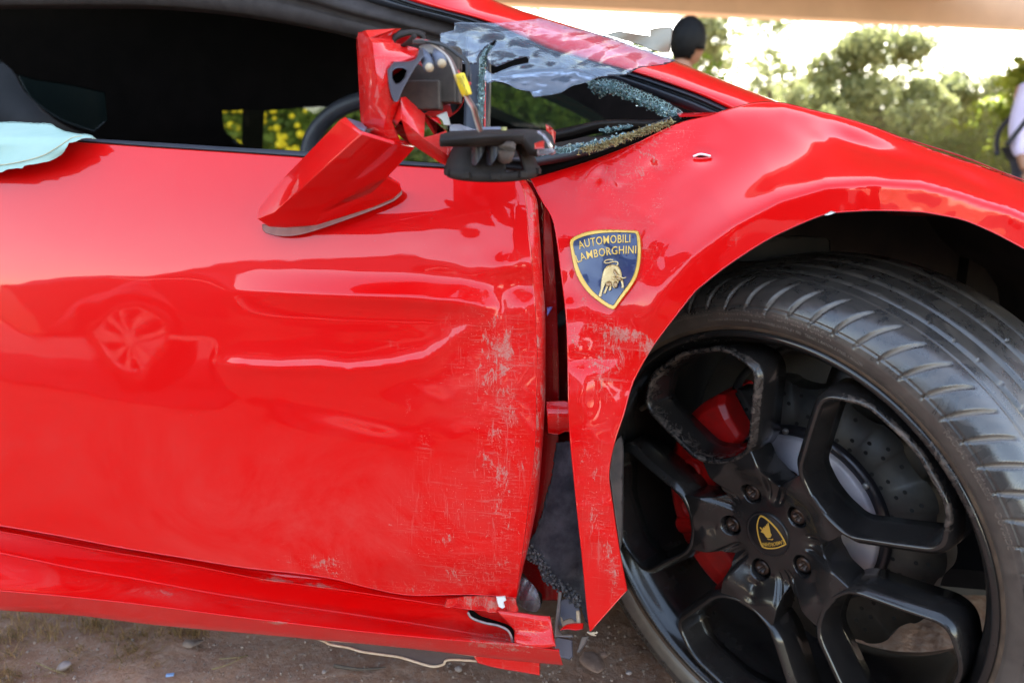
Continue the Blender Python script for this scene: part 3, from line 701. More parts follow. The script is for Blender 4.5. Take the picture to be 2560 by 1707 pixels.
loft('sill_side', [[(x, y + 10, .008) for x, y, _ in cv(A_[:-2] + [(1174, 1522), (1289, 1526), (1374, 1533)], 0)], [(x, y - 6, .026) for x, y, _ in cv(B_, 0)], cv(B_, .027), [(x, y + 5, .022) for x, y, _ in cv(B_, 0)], [(x, y - 5, -.024) for x, y, _ in cv(C_, 0)], cv(C_, -.029), [(x, y + 4, -.027) for x, y, _ in cv(C_, 0)], cv(D_, -.006), [(x, y + 2, .004) for x, y, _ in cv(D_, 0)], [(x, y + 1, .05) for x, y, _ in cv(D_, 0)]],
     PAINT, sill, 120, dirt=sill_dirt, dust=sill_dust, sub=3)
# torn mouth near the front end of the sill: dark split with a pale broken edge
split = [(1170, 1527), (1183, 1526), (1199, 1538), (1222, 1546), (1251, 1555), (1270, 1562), (1283, 1574), (1286, 1590), (1284, 1604), (1279, 1590), (1268, 1572), (1245, 1562), (1215, 1556), (1190, 1548), (1176, 1538)]
panel('torn_split', split, lambda x, y: -.004 + 0 * x, INTERIOR, sill, step=8, th=.004, proj=S)
tube('torn_edge', [S(x, y, -.012) for x, y in [(1170, 1530), (1176, 1541), (1190, 1549), (1215, 1557), (1245, 1563), (1268, 1574), (1278, 1590), (1283, 1606)]], .0016, METALGREY, sill, 6)
loft('sill_end_fold', [[(1240, 1527, .0), (1300, 1533, -.008), (1340, 1538, -.012), (1375, 1540, -.012)], [(1286, 1575, -.004), (1320, 1580, -.012), (1350, 1582, -.018), (1381, 1580, -.02)], [(1286, 1606, -.02), (1320, 1612, -.028), (1360, 1617, -.032), (1386, 1612, -.034)]], PAINT, sill, 20, dirt=dirt_of([(1330, 1570, 80, 50, .62)], .4), dust=dirt_of([], 1.0), th=.004, sub=3)
# panels hanging under the sill
panel('torn_underlay', [(640, 1583), (700, 1585), (780, 1594), (826, 1612), (828, 1605), (905, 1628), (1000, 1642), (1060, 1660), (1085, 1665), (1108, 1660), (1118, 1648), (1160, 1648), (1232, 1656), (1236, 1662), (1290, 1672), (1330, 1682), (1346, 1684), (1340, 1640), (1200, 1625), (900, 1600)], .03, UNDER, sill, step=12, th=.003)
tube('torn_edge', [S(x, y, .028) for x, y in [(640, 1583), (740, 1588), (800, 1598), (826, 1610), (870, 1618), (905, 1628), (960, 1636), (1000, 1642), (1060, 1660), (1085, 1665), (1108, 1660), (1118, 1649), (1160, 1649), (1230, 1656), (1270, 1668), (1330, 1681)]], .0017, TAN, sill, 6)
panel('hanging_flap', [(1180, 1632), (1250, 1644), (1349, 1652), (1349, 1687), (1310, 1680), (1240, 1668), (1195, 1656)], .022, PAINT, sill, step=10, th=.003, dirt=dirt_of([], .35), dust=dirt_of([], 1))
panel('torn_cladding', [(1180, 1489), (1290, 1495), (1296, 1531), (1285, 1535), (1230, 1530), (1110, 1516), (1118, 1496)], lambda x, y: .002 + .006 * np.sin(x / 9.0), PAINT, sill, step=9, th=.003, dirt=dirt_of([(1210, 1510, 90, 18, 1.0)], .6), dust=dirt_of([], 1), jag=1.5)
tag(panel('foam_scrap', [(1241, 1491), (1262, 1489), (1265, 1500), (1258, 1503), (1262, 1516), (1256, 1520), (1247, 1515), (1244, 1503)], -.012, WHITE, None, step=5, th=.004, dirt=None), 'small torn white foam scrap stuck under the front corner of the door', 'scrap')

# ---- front fender
RX = [1300, 1700, 1889, 1960, 2028, 2089, 2185, 2257, 2334, 2410, 2498, 2560, 2700]; RY = [268, 262, 255, 257, 273, 287, 316, 344, 375, 400, 430, 455, 510]
FT = [(-60, 80), (-10, 76), (6, 66), (20, 47), (50, 36), (90, 30), (140, 26), (200, 22.5), (280, 19), (380, 15), (500, 12), (650, 10), (800, 8), (950, 6), (1100, 2), (1300, -4)]
CREASE = [(1540, 1060), (1552, 980), (1575, 890), (1605, 835), (1640, 775), (1659, 737), (1735, 645), (1836, 566), (1951, 505), (2066, 470), (2181, 461), (2296, 465), (2410, 493), (2525, 532), (2640, 585), (2760, 650)]
FREF = float(prof(FT, 620))
def d_fender(px, py):
    px = np.asarray(px, float); py = np.asarray(py, float)
    t = py - np.interp(px, RX, RY)
    d = prof(FT, t) - FREF
    dist, sg, pos = seg_dist(px, py, CREASE); q = dist * sg
    fade = sst(.0, .22, pos)
    w = np.where(q > 0, 1.0, np.exp(-(np.abs(q) / 85) ** 1.5)) * fade
    slope = np.interp(pos, [0, .25, .5, 1], [.10, .06, .03, .03]) * 1.0
    df = -.012 + q * np.where(q > 0, slope, 0) * 6.0e-4
    d = d * (1 - w) + df * w
    # impact damage
    dist, _, pos = seg_dist(px, py, [(1790, 285), (1720, 380), (1650, 455), (1605, 530)])
    d = d + .010 * np.exp(-(dist / 48) ** 2) * np.sin(np.clip(pos, 0, 1) * np.pi) ** .6
    dist, _, pos = seg_dist(px, py, [(1480, 430), (1545, 475), (1600, 440), (1650, 405)])
    d = d + .0045 * np.exp(-dist / 22) * sst(0, .1, pos) * (1 - sst(.9, 1, pos))
    d = d + .006 * bump(px, py, 1755, 392, 34, 18) 
    d = d - .007 * bump(px, py, 1452, 985, 42, 75) + .004 * bump(px, py, 1470, 900, 60, 18)
    d = d + .004 * bump(px, py, 1430, 700, 34, 60) - .003 * bump(px, py, 1640, 600, 50, 20, -40) 
    d = d + .016 * bump(px, py, 2160, 372, 150, 30, 22) - .006 * bump(px, py, 2060, 330, 50, 22, 20) + .010 * bump(px, py, 2420, 455, 90, 22, 24)
    dist, _, pos = seg_dist(px, py, [(2020, 318), (2100, 370), (2200, 400), (2310, 435), (2420, 445)])
    d = d - .0055 * np.exp(-dist / 18) * np.sin(np.pi * np.clip(pos, 0, 1))
    dist, _, pos = seg_dist(px, py, [(2180, 350), (2290, 400), (2400, 430), (2520, 500)])
    d = d + .004 * np.exp(-dist / 22) * np.sin(np.pi * np.clip(pos, 0, 1))
    n = np.array([mnoise.fractal(Vector((x * .007, y * .007, 5.2)), .9, 2.1, 3) for x, y in zip(px.ravel(), py.ravel())]).reshape(px.shape)
    n2 = np.array([abs(mnoise.noise(Vector((x * .011, y * .011, 8.1)))) for x, y in zip(px.ravel(), py.ravel())]).reshape(px.shape)
    d = d + .0042 * n2 * (1 - sst(1560, 1760, px)) * sst(330, 480, py)
    d = d + .0016 * n * (1 - sst(1650, 1900, px)) * sst(300, 500, py) + .0012 * n * sst(1950, 2200, px)
    return d
f_top = [(1326, 447), (1468, 404), (1583, 360), (1693, 310), (1774, 289), (1827, 272), (1889, 257), (1957, 258), (2028, 275), (2089, 289), (2185, 318), (2257, 346), (2334, 377), (2410, 402), (2498, 432), (2560, 457), (2740, 530)]
f_arch = [(2740, 730), (2650, 670), (2560, 622), (2480, 580), (2410, 551), (2350, 538), (2296, 530), (2181, 527), (2089, 532), (2060, 537), (1990, 565), (1913, 603), (1820, 663), (1760, 710), (1735, 732), (1651, 840), (1620, 886), (1582, 959), (1560, 1035), (1537, 1105), (1523, 1183), (1533, 1268), (1550, 1380), (1568, 1474)]
f_bot = [(1475, 1579), (1468, 1528), (1456, 1400), (1445, 1298), (1434, 1190), (1426, 1107), (1421, 1030), (1420, 959), (1418, 860), (1414, 783), (1403, 691), (1384, 557), (1353, 500)]
f_dirt = dirt_of([(1580, 420, 190, 70, .60, -25), (1560, 640, 110, 110, .52), (1500, 900, 100, 130, .60), (1495, 1280, 50, 260, .52, -6), (1530, 830, 120, 26, .85, 12), (1620, 870, 40, 30, .85), (1440, 850, 22, 60, .75), (1460, 760, 14, 30, .7), (1640, 350, 90, 30, .62, -30), (1520, 430, 120, 30, .60, -18), (1560, 520, 60, 30, .5), (1640, 520, 25, 60, .55, 20),
                  (1530, 1420, 24, 100, .85, -8), (1500, 1300, 30, 170, .65, -8), (1460, 1130, 14, 90, .55), (1600, 640, 50, 90, .38), (1700, 330, 60, 20, .5, -30), (1840, 600, 20, 30, .45, 30), (1500, 960, 60, 80, .42)])
f_dust = dirt_of([(1560, 600, 170, 260, .5), (1500, 1200, 80, 380, .7)], .03)
fender = panel('front_fender', f_top + f_arch + f_bot, d_fender, PAINT, car, step=9, th=.014, dirt=f_dirt, dust=f_dust)
panel('paint_chip', [(2061, 538), (2072, 531), (2078, 528), (2088, 531), (2080, 535), (2070, 538)], lambda x, y: d_fender(x, y) - .0016, WHITE, fender, step=5, th=.001)
# metal splinter standing out of a hole in the fender
panel('splinter_hole', [(1738, 391), (1750, 389), (1768, 389), (1766, 392), (1748, 393)], lambda x, y: d_fender(x, y) - .001, INTERIOR, fender, step=5, th=.001)
tube('metal_splinter', [S(1733, 392, float(d_fender(np.array([1733.]), np.array([392.]))[0]) - .004), S(1752, 386, float(d_fender(np.array([1752.]), np.array([386.]))[0]) - .006), S(1776, 391, float(d_fender(np.array([1776.]), np.array([391.]))[0]) - .004)], .0014, WHITE, fender, 6)
# bonnet surface behind the fender crown
def hood_pts():
    top = [(1700, 268), (1889, 262), (1957, 262), (2028, 277), (2089, 291), (2185, 320), (2257, 348), (2334, 379), (2410, 404), (2498, 434), (2560, 459), (2740, 535)]
    P = []; n = 48; q = smooth_poly([(x, y, 0) for x, y in top], 8, closed=False); q = q[np.linspace(0, len(q) - 1, n).astype(int)]
    dd = d_fender(q[:, 0], q[:, 1] + 3); base = S(q[:, 0], q[:, 1] + 3, dd)
    rows = [(0, -.010), (.02, -.004), (.06, -.004), (.14, -.008), (.3, -.014), (.6, -.022), (1.0, -.034), (1.4, -.05)]
    for a_, z in rows: P.append(base + np.array([.05 * a_, a_, z - .02 * a_]))
    return np.array(P), n
hp, hn = hood_pts()
mesh('bonnet', hp.reshape(-1, 3), [(i * hn + j, i * hn + j + 1, (i + 1) * hn + j + 1, (i + 1) * hn + j) for i in range(len(hp) - 1) for j in range(hn - 1)], PAINT, car)
bseam = [(2255, 346), (2340, 372), (2420, 398), (2500, 430), (2560, 452)]
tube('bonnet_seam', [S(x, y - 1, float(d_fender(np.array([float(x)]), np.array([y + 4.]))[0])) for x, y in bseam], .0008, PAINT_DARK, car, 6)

# ---- badge on the fender
def bq(x, y): return (1400 + x / 6.533, 550 + y / 6.533)
B_out = [bq(*p) for p in [(165, 380), (180, 320), (230, 280), (330, 235), (430, 200), (620, 170), (800, 162), (1000, 168), (1245, 178), (1280, 195), (1300, 270), (1316, 400), (1318, 540), (1305, 700), (1270, 870), (1210, 1010), (1100, 1170), (1000, 1300), (905, 1430), (870, 1460), (800, 1435), (640, 1330), (480, 1200), (340, 1020), (250, 830), (200, 620), (175, 460)]]
B_in = [bq(*p) for p in [(215, 400), (225, 350), (270, 320), (380, 275), (520, 240), (700, 215), (900, 205), (1100, 208), (1225, 215), (1245, 240), (1262, 380), (1265, 540), (1248, 720), (1205, 880), (1140, 1010), (1040, 1150), (940, 1290), (885, 1375), (860, 1395), (800, 1370), (660, 1270), (510, 1130), (390, 960), (310, 790), (260, 620), (228, 480)]]
bd = lambda k: (lambda x, y: d_fender(x, y) - k)
badge = panel('badge', B_out, bd(.0035), GOLD, fender, step=8, th=.0035, inset=1.5)
panel('badge_field', B_in, bd(.0043), NAVY, fender, step=8, th=.0008, inset=1.5)
def text_geo(s, ext=0.0):
    cu = bpy.data.curves.new('t', 'FONT'); cu.body = s; cu.size = 1; cu.resolution_u = 3; cu.offset = .003; cu.space_character = 1.08
    o = bpy.data.objects.new('t', cu); COL.objects.link(o); dg = bpy.context.evaluated_depsgraph_get(); dg.update()
    me = bpy.data.meshes.new_from_object(o.evaluated_get(dg)); v = np.array([tuple(q.co) for q in me.vertices]); f = [tuple(p.vertices) for p in me.polygons]
    bpy.data.objects.remove(o); bpy.data.meshes.remove(me); return v, f
def px_text(name, s, base, height, slant, dfn, mat, parent, th=.0008):
    v, f = text_geo(s); x = (v[:, 0] - v[:, 0].min()) / (v[:, 0].max() - v[:, 0].min()); cap = v[:, 1].max(); y = v[:, 1] / cap
    b = smooth_poly(base, 2, closed=False); sl = np.concatenate([[0], np.cumsum(np.hypot(*np.diff(b[:, :2], axis=0).T))]); sl /= sl[-1]
    bx = np.interp(x, sl, b[:, 0]); by = np.interp(x, sl, b[:, 1]); tx = np.gradient(b[:, 0]); ty = np.gradient(b[:, 1]); nl = np.hypot(tx, ty)
    tx = np.interp(x, sl, tx / nl); ty = np.interp(x, sl, ty / nl)
    px = bx + height * y * (ty + slant * tx); py = by - height * y * (tx - slant * ty)
    o = mesh(name, S(px, py, dfn(px, py)), f, mat, parent, smooth=False); solid(o, th); return o
px_text('lettering', 'AUTOMOBILI', [bq(*p) + (0,) for p in [(318, 480), (430, 445), (560, 418), (760, 388), (960, 376), (1148, 368)]], 20.0, .05, bd(.0050), GOLD, badge)
px_text('lettering', 'LAMBORGHINI', [bq(*p) + (0,) for p in [(288, 700), (440, 640), (600, 606), (780, 576), (960, 556), (1242, 548)]], 19.5, .05, bd(.0050), GOLD, badge)
bull = [(800, 740), (860, 730), (930, 745), (975, 790), (1000, 860), (1012, 930), (1030, 1000), (1045, 1090), (1030, 1112), (1005, 1105), (1010, 1060), (990, 990), (965, 985), (945, 1050), (930, 1100), (890, 1113), (865, 1100), (850, 1060), (838, 1090), (835, 1140), (805, 1156), (790, 1145), (805, 1110), (812, 1065), (790, 1085), (765, 1140), (745, 1195), (720, 1205), (708, 1185), (735, 1140), (750, 1080), (738, 1040), (715, 1100), (690, 1170), (680, 1240), (655, 1255), (628, 1245), (640, 1200), (665, 1130), (670, 1050), (685, 950), (710, 840), (750, 770)]
panel('bull', [bq(*p) for p in bull], bd(.0056), GOLDPALE, badge, step=5, th=.0012, bstep=3, inset=0)
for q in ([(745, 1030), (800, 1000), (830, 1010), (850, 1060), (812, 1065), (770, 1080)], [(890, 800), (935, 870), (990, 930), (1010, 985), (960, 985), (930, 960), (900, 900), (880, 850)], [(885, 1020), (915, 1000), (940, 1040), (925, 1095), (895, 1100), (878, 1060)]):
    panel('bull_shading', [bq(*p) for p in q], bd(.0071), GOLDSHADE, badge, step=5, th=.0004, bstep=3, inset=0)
def bpt(x, y, k): 
    a_, b_ = bq(x, y); return S(a_, b_, float(d_fender(np.array([a_]), np.array([b_]))[0]) - k)
tube('bull_tail', [bpt(x, y, .006) for x, y in [(930, 745), (948, 710), (925, 685), (860, 685), (790, 705), (735, 700), (725, 680), (760, 655), (820, 648), (865, 655)]], .0007, GOLDPALE, badge, 6)
tube('bull_horn', [bpt(x, y, .0075) for x, y in [(930, 910), (985, 925), (1030, 950), (1080, 935)]], .0010, GOLDPALE, badge, 6, r2=.0004)
tube('bull_horn', [bpt(x, y, .0075) for x, y in [(900, 905), (868, 920), (870, 955), (910, 972), (945, 965)]], .0010, GOLDPALE, badge, 6, r2=.0004)
# ---- wheel housing
AC = np.array([.33, 1.2, .37])
V = []; f = []; na, nb = 40, 6
for i in range(na + 1):
    th = math.radians(-25 + 230 * i / na)
    for j in range(nb + 1):
        r_ = .385 + (.012 if (i // 2) % 2 else 0); yy = .93 + .5 * j / nb
        V.append((AC[0] + .10 + r_ * 1.12 * math.cos(th), yy, AC[2] + r_ * math.sin(th)))
f = [(i * (nb + 1) + j, (i + 1) * (nb + 1) + j, (i + 1) * (nb + 1) + j + 1, i * (nb + 1) + j + 1) for i in range(na) for j in range(nb)]
LINER = simple_noise('arch_liner_plastic', (.012, .010, .009), (.035, .026, .021), 14, .8, .001)
solid(mesh('arch_liner', V, f, LINER, car), .004)
boxes('arch_back', [((.22, 1.30, .375), (1.05, .03, .71), 0), ((1.05, 1.28, .34), (.60, .03, .64), 0)], LINER, car)
lipc = [(x, y, float(d_fender(np.array([float(x)]), np.array([float(y)]))[0])) for x, y in f_arch]
loft('liner_lip', [[(x, y - .5, d + .013) for x, y, d in lipc], [(x, y + 3, d + .03) for x, y, d in lipc], [(x, y + 1, d + .12) for x, y, d in lipc], [(x, y, d + .30) for x, y, d in lipc], [(x, y, d + .55) for x, y, d in lipc]], LINER, car, 120)
for i in range(5): tube('liner_rib', [Y(x, y + i * 9, 1.05 + .01 * i) for x, y in [(1840, 604), (1960, 600), (2060, 602), (2072, 606)]], .0022, LINER, car, 6)
panel('liner_flange', [(1840, 596), (1960, 590), (2066, 594), (2074, 604), (2074, 650), (1850, 655)], .26, LINER, car, step=20)
panel('arch_front_wall', [(1428, 1000), (1560, 900), (1700, 760), (1760, 760), (1640, 1000), (1580, 1250), (1560, 1480), (1470, 1480)], .30, LINER, car, step=25)
panel('torn_liner_edge', [(1553, 1090), (1558, 1120), (1557, 1200), (1556, 1340), (1551, 1372), (1540, 1300), (1528, 1210), (1525, 1180), (1538, 1107)], .018, MUDPLASTIC, car, step=10, th=.003)
felt_out = [(1391, 1107), (1440, 1100), (1450, 1300), (1475, 1500), (1474, 1560), (1462, 1545), (1455, 1520), (1443, 1507), (1430, 1501), (1416, 1488), (1403, 1478), (1385, 1466), (1366, 1454), (1357, 1447), (1352, 1430), (1353, 1409), (1340, 1402), (1325, 1398), (1315, 1394), (1313, 1375), (1330, 1345), (1342, 1321), (1358, 1275), (1368, 1233), (1380, 1195)]
felt = panel('felt_liner', felt_out, lambda x, y: .045 + .010 * np.sin((x - 1300 + (y - 1100) * .30) / 34.0) + .002 * np.sin(x / 19.0 + y / 47.0), FELT, car, step=6, th=.012, jag=2.0)
bm = bmesh.new()
for i in range(420):
    t_ = rng.uniform(0, 1); pts = np.array([(1316, 1385), (1325, 1398), (1345, 1410), (1357, 1436), (1366, 1456), (1403, 1482), (1430, 1505), (1440, 1515)], float); s_ = t_ * (len(pts) - 1); k = int(s_); fr_ = s_ - k
    p = pts[k] * (1 - fr_) + pts[min(k + 1, len(pts) - 1)] * fr_ + np.array([rng.uniform(-4, 14), rng.uniform(-26, 4)])
    q = bmesh.ops.create_icosphere(bm, subdivisions=1, radius=rng.uniform(.0008, .0026))
    c = S(p[0], p[1], .030 + rng.uniform(0, .012)) - np.array(car.location); bmesh.ops.translate(bm, verts=q['verts'], vec=tuple(c))
me = bpy.data.meshes.new('frayed_crumbs'); bm.to_mesh(me); bm.free(); me.materials.append(simple_noise('crumb', (.03, .03, .035), (.14, .13, .13), 300, .7, 0)); me.polygons.foreach_set('use_smooth', [True] * len(me.polygons))
fc = bpy.data.objects.new('frayed_crumbs', me); link(fc, felt); fc['kind'] = 'stuff'
# broken bracket and lamp bits below the liner
brk = empty('broken_bracket', tuple(S(1410, 1560, .03)), car)
panel('bracket_plate', [(1397, 1478), (1404, 1480), (1400, 1530), (1396, 1570), (1404, 1586), (1430, 1585), (1433, 1592), (1387, 1590), (1388, 1560)], .022, METALGREY, brk, step=7, th=.004)
panel('lens_housing', [(1398, 1505), (1415, 1495), (1440, 1500), (1450, 1530), (1446, 1560), (1400, 1562)], .055, GREY_PLASTIC, brk, step=8, th=.01)
panel('splintered_edge', [(1400, 1540), (1409, 1552), (1418, 1548), (1430, 1545), (1436, 1552), (1446, 1556), (1440, 1562), (1408, 1566)], .025, TAN, brk, step=5, th=.003, jag=1.2)
panel('red_shard', [(1400, 1575), (1412, 1563), (1430, 1558), (1458, 1557), (1457, 1571), (1440, 1575), (1420, 1572)], .012, PAINT, brk, step=6, th=.003)
panel('tan_splinter', [(1441, 1526), (1448, 1526), (1451, 1556), (1442, 1558)], .020, TAN, brk, step=5, th=.003)
panel('hanging_plastic', [(1392, 1592), (1430, 1600), (1432, 1640), (1424, 1648), (1400, 1640), (1386, 1615)], .05, GREY_PLASTIC, brk, step=8, th=.004)
panel('hanging_strip', [(1455, 1592), (1471, 1590), (1462, 1610), (1448, 1630), (1443, 1628), (1450, 1608)], .045, METALGREY, brk, step=6, th=.004)
for i in range(7): tube('frayed_thread', [S(1470 + rng.uniform(-3, 3), 1579, .012), S(1478 + rng.uniform(-3, 6), 1583 + rng.uniform(-2, 4), .010), S(1490 + rng.uniform(-10, 5), 1580 + rng.uniform(-3, 8), .010)], .0007, TAN, brk, 5)
# clear plastic bag squeezed behind the door corner
def bagd(x, y): return .045 - .028 * bump(x, y, 1330, 1490, 30, 45) + .003 * np.sin(x / 4.0 + y / 9.0)
tag(panel('plastic_bag', [(1303, 1438), (1318, 1447), (1338, 1468), (1350, 1495), (1352, 1515), (1343, 1527), (1325, 1527), (1308, 1518), (1294, 1506), (1293, 1480)], bagd, BAG, None, step=4, th=.004), 'crumpled clear plastic bag squeezed behind the lower front corner of the door', 'plastic bag')

boxes('underbody', [((-.45, 1.98, .175), (3.9, 1.40, .03), -.19)], INTERIOR, car)
# ---- belt line, window seals, roof pillar
belt = [(-200, 342), (0, 343), (199, 346), (383, 356), (574, 368), (765, 379), (900, 392), (1005, 402), (1130, 412), (1290, 432)]
beltb = [(-200, 354), (0, 354), (191, 356), (383, 369), (570, 381), (757, 394), (880, 404), (1005, 415), (1135, 423), (1300, 442)]
dD = lambda p: float(d_door(np.array([p[0]], float), np.array([p[1]], float))[0])
bb = [(x, y, dD((x, y)) + .002) for x, y in beltb]
loft('belt_seal', [[(x, y + 2, d + .004) for x, y, d in bb], [(x, y - 4, d - .002) for x, y, d in bb], [(x, (y + y2) / 2, d + .001) for (x, y, d), (_, y2) in zip(bb, [(p[0], np.interp(p[0], [q[0] for q in belt], [q[1] for q in belt])) for p in bb])],
     [(x, np.interp(x, [q[0] for q in belt], [q[1] for q in belt]) + 1, d + .008) for x, y, d in bb], [(x, np.interp(x, [q[0] for q in belt], [q[1] for q in belt]), d + .03) for x, y, d in bb]], SEAL, door, 60, sub=2)
pu = [(1130, -60), (1231, 0), (1353, 42), (1506, 88), (1678, 149), (1774, 187), (1870, 225), (1957, 259), (1990, 275)]
pl = [(880, -60), (1017, 0), (1208, 52), (1300, 90), (1391, 130), (1583, 182), (1736, 233), (1815, 268), (1850, 285)]
seal2 = [(740, -60), (891, 0), (1135, 61), (1300, 118), (1480, 185), (1600, 228), (1700, 268), (1760, 292), (1790, 300)]
pd0, pd1 = .25, .16
def pc(c, k): 
    return [(x, y, np.interp(x, [800, 1400, 1990], [.30, .24, .13]) + k) for x, y in c]
def mixc(c1, c2, t, n=14):
    a_ = np.array([np.interp(np.linspace(0, 1, n), np.linspace(0, 1, len(c1)), [p[k] for p in c1]) for k in (0, 1)]).T
    b_ = np.array([np.interp(np.linspace(0, 1, n), np.linspace(0, 1, len(c2)), [p[k] for p in c2]) for k in (0, 1)]).T
    return [tuple(p) for p in a_ * (1 - t) + b_ * t]
pil_dust = dirt_of([(1560, 160, 150, 50, .8, 20)], .1)
loft('roof_pillar', [pc(pu, .16), pc(mixc(pu, pl, .02), .07), pc(mixc(pu, pl, .10), .045), pc(mixc(pu, pl, .35), .02), pc(mixc(pu, pl, .65), .004), pc(mixc(pu, pl, .92), -.004), pc(pl, .0), pc(mixc(pl, seal2, .03), .02)], PAINT, car, 90, sub=2, dust=pil_dust, dirt=dirt_of([(1640, 200, 50, 20, .6), (1560, 180, 60, 14, .4)]))
seal = loft('window_seal', [pc(mixc(pl, seal2, -.02), .015), pc(mixc(pl, seal2, .06), .0), pc(mixc(pl, seal2, .22), -.002), pc(mixc(pl, seal2, .30), .012), pc(mixc(pl, seal2, .42), .012), pc(mixc(pl, seal2, .50), .0), pc(mixc(pl, seal2, .80), .004), pc(mixc(pl, seal2, .93), .010), pc(seal2, .03)], SEAL, car, 90, sub=2)
rr0 = [(-200, -80), (400, -120), (740, -70), (891, -5), (1135, 58), (1160, 70)]
rr1 = [(-200, 24), (200, 23), (400, 25), (600, 43), (800, 77), (902, 101), (1000, 122), (1110, 150)]
loft('roof_rail_trim', [[(x, y, .30) for x, y in rr0], [(x, y, .285) for x, y in mixc(rr0, rr1, .35)], [(x, y, .31) for x, y in mixc(rr0, rr1, .5)], [(x, y, .30) for x, y in mixc(rr0, rr1, .62)], [(x, y, .31) for x, y in mixc(rr0, rr1, .9)], [(x, y, .34) for x, y in rr1], [(x, y - 2, .40) for x, y in rr1]], LINING, car, 70, sub=2)
WSG = glass_mat('tinted_windscreen', (.30, .36, .26, 1), .02, .03, (.2, .25, .2, 1))
panel('windscreen_glass', [(1190, 180), (1340, 205), (1480, 275), (1540, 320), (1530, 350), (1400, 350), (1190, 280)], 1.30, WSG, car, step=40, edge=False)
SGL = glass_mat('far_side_glass', (.62, .62, .5, 1), .02, .02, (.3, .3, .2, 1))
panel('far_side_window', [(552, 274), (660, 276), (760, 269), (900, 264), (1119, 260), (1119, 410), (900, 402), (655, 386), (600, 372), (556, 325)], 1.30, SGL, car, step=60, edge=False)
# dark interior, far side with its window openings
hA = [(555, 277), (607, 275), (605, 362), (580, 345), (560, 322)]
hB = [(660, 277), (760, 270), (900, 266), (1000, 264), (1118, 262), (1118, 408), (900, 400), (655, 384)]
hC = [(1223, 200), (1326, 232), (1449, 288), (1503, 318), (1506, 337), (1450, 345), (1390, 333), (1315, 306), (1219, 262)]
interior = panel('cabin_far_side', [(-420, -420), (1060, -420), (1110, -60), (1290, 66), (1480, 120), (1700, 208), (1850, 280), (1900, 470), (1250, 560), (-420, 560)], 1.35, INTERIOR, car, step=60, holes=[hA, hB, hC], th=.05, bstep=20)
def Sd(x, y, d): return S(x, y, d)
loft('roof', [[(-900, -500, .30), (740, -110, .30), (1000, -20, .30), (1135, 30, .30)], [(-900, -200, .9), (740, -60, .9), (950, -10, .9), (1110, 20, .9)], [(-900, -60, 1.4), (740, 20, 1.4), (950, 30, 1.4), (1100, 60, 1.4)]], INTERIOR, car, 30, th=.02, sub=2)
panel('cabin_floor', [(-900, 700), (1900, 700), (1900, 1500), (-900, 1500)], 1.30, INTERIOR, car, step=120, bstep=60)
boxes('cabin_rear_wall', [((-2.0, 1.75, .65), (.05, 1.3, 1.2), 0)], INTERIOR, car)
panel('dashboard', [(1120, 352), (1300, 330), (1520, 342), (1760, 300), (1760, 480), (1150, 480)], lambda x, y: .42 + (420 - y) * .004, BLACK_PLASTIC, car, step=25)
panel('seat', [(30, 175), (62, 230), (140, 300), (230, 340), (300, 360), (300, 470), (-160, 470), (-160, 120), (-40, 130)], lambda x, y: .62 - .1 * bump(x, y, 60, 330, 160, 160), simple_noise('seat_leather', (.004, .004, .005), (.007, .006, .008), 20, .55, .0003, spec=.2), car, step=25, th=.06)
panel('rear_side_glass', [(44, 186), (90, 200), (170, 212), (262, 232), (268, 300), (235, 330), (150, 300), (75, 245)], .95, M('tinted_glass', (.006, .010, .010), .12, 0, .3), car, step=25)
# steering wheel
sw = []
for i in range(33):
    t_ = math.radians(60 + 170 * i / 32); sw.append((960 + 190 * math.cos(t_) * 1.0, 395 - 150 * math.sin(t_)))
tube('steering_wheel', [S(x, y, .62) for x, y in sw], .016, SEAL, car, 10)
# divider post of the quarter window
post = loft('window_post', [[(1165, 92, .235), (1163, 200, .20), (1158, 330, .165)], [(1172, 92, .225), (1170, 200, .19), (1166, 330, .155)], [(1196, 98, .225), (1198, 200, .19), (1200, 332, .155)], [(1206, 100, .24), (1210, 200, .205), (1212, 334, .17)], [(1222, 110, .25), (1224, 200, .215), (1222, 336, .18)], [(1226, 110, .29), (1228, 200, .25), (1226, 336, .22)]], SEAL, car, 20, sub=2)
tube('red_wire_seal', [S(1211, 150, .21), S(1212, 230, .19), S(1211, 330, .165)], .0018, CHIPRED, post, 6)
loft('lower_window_seal', [[(1306, 430, .04), (1322, 413, .035), (1506, 379, .07), (1620, 340, .10), (1690, 306, .12)], [(1300, 418, .03), (1322, 404, .03), (1506, 368, .06), (1620, 330, .095), (1690, 300, .115)], [(1240, 408, .05), (1322, 397, .055), (1506, 362, .08), (1610, 326, .11), (1680, 298, .14)]], SEAL, car, 30, th=.004, sub=1)
loft('gap_filler', [[(1290, 450, .06), (1330, 446, .055), (1470, 404, .06), (1590, 358, .08), (1700, 308, .11)], [(1290, 425, .06), (1322, 410, .055), (1470, 386, .07), (1590, 344, .1), (1700, 300, .13)]], INTERIOR, car, 20, th=.006)
loft('dash_vent_strip', [[(1225, 318, .22), (1330, 332, .24), (1420, 318, .24), (1512, 300, .22), (1650, 300, .2)], [(1225, 326, .20), (1330, 345, .22), (1420, 333, .22), (1512, 310, .20), (1650, 312, .18)], [(1225, 336, .24), (1330, 362, .26), (1420, 352, .26), (1512, 332, .24), (1650, 330, .22)]], BLACK_PLASTIC, car, 30, th=.004, sub=1)
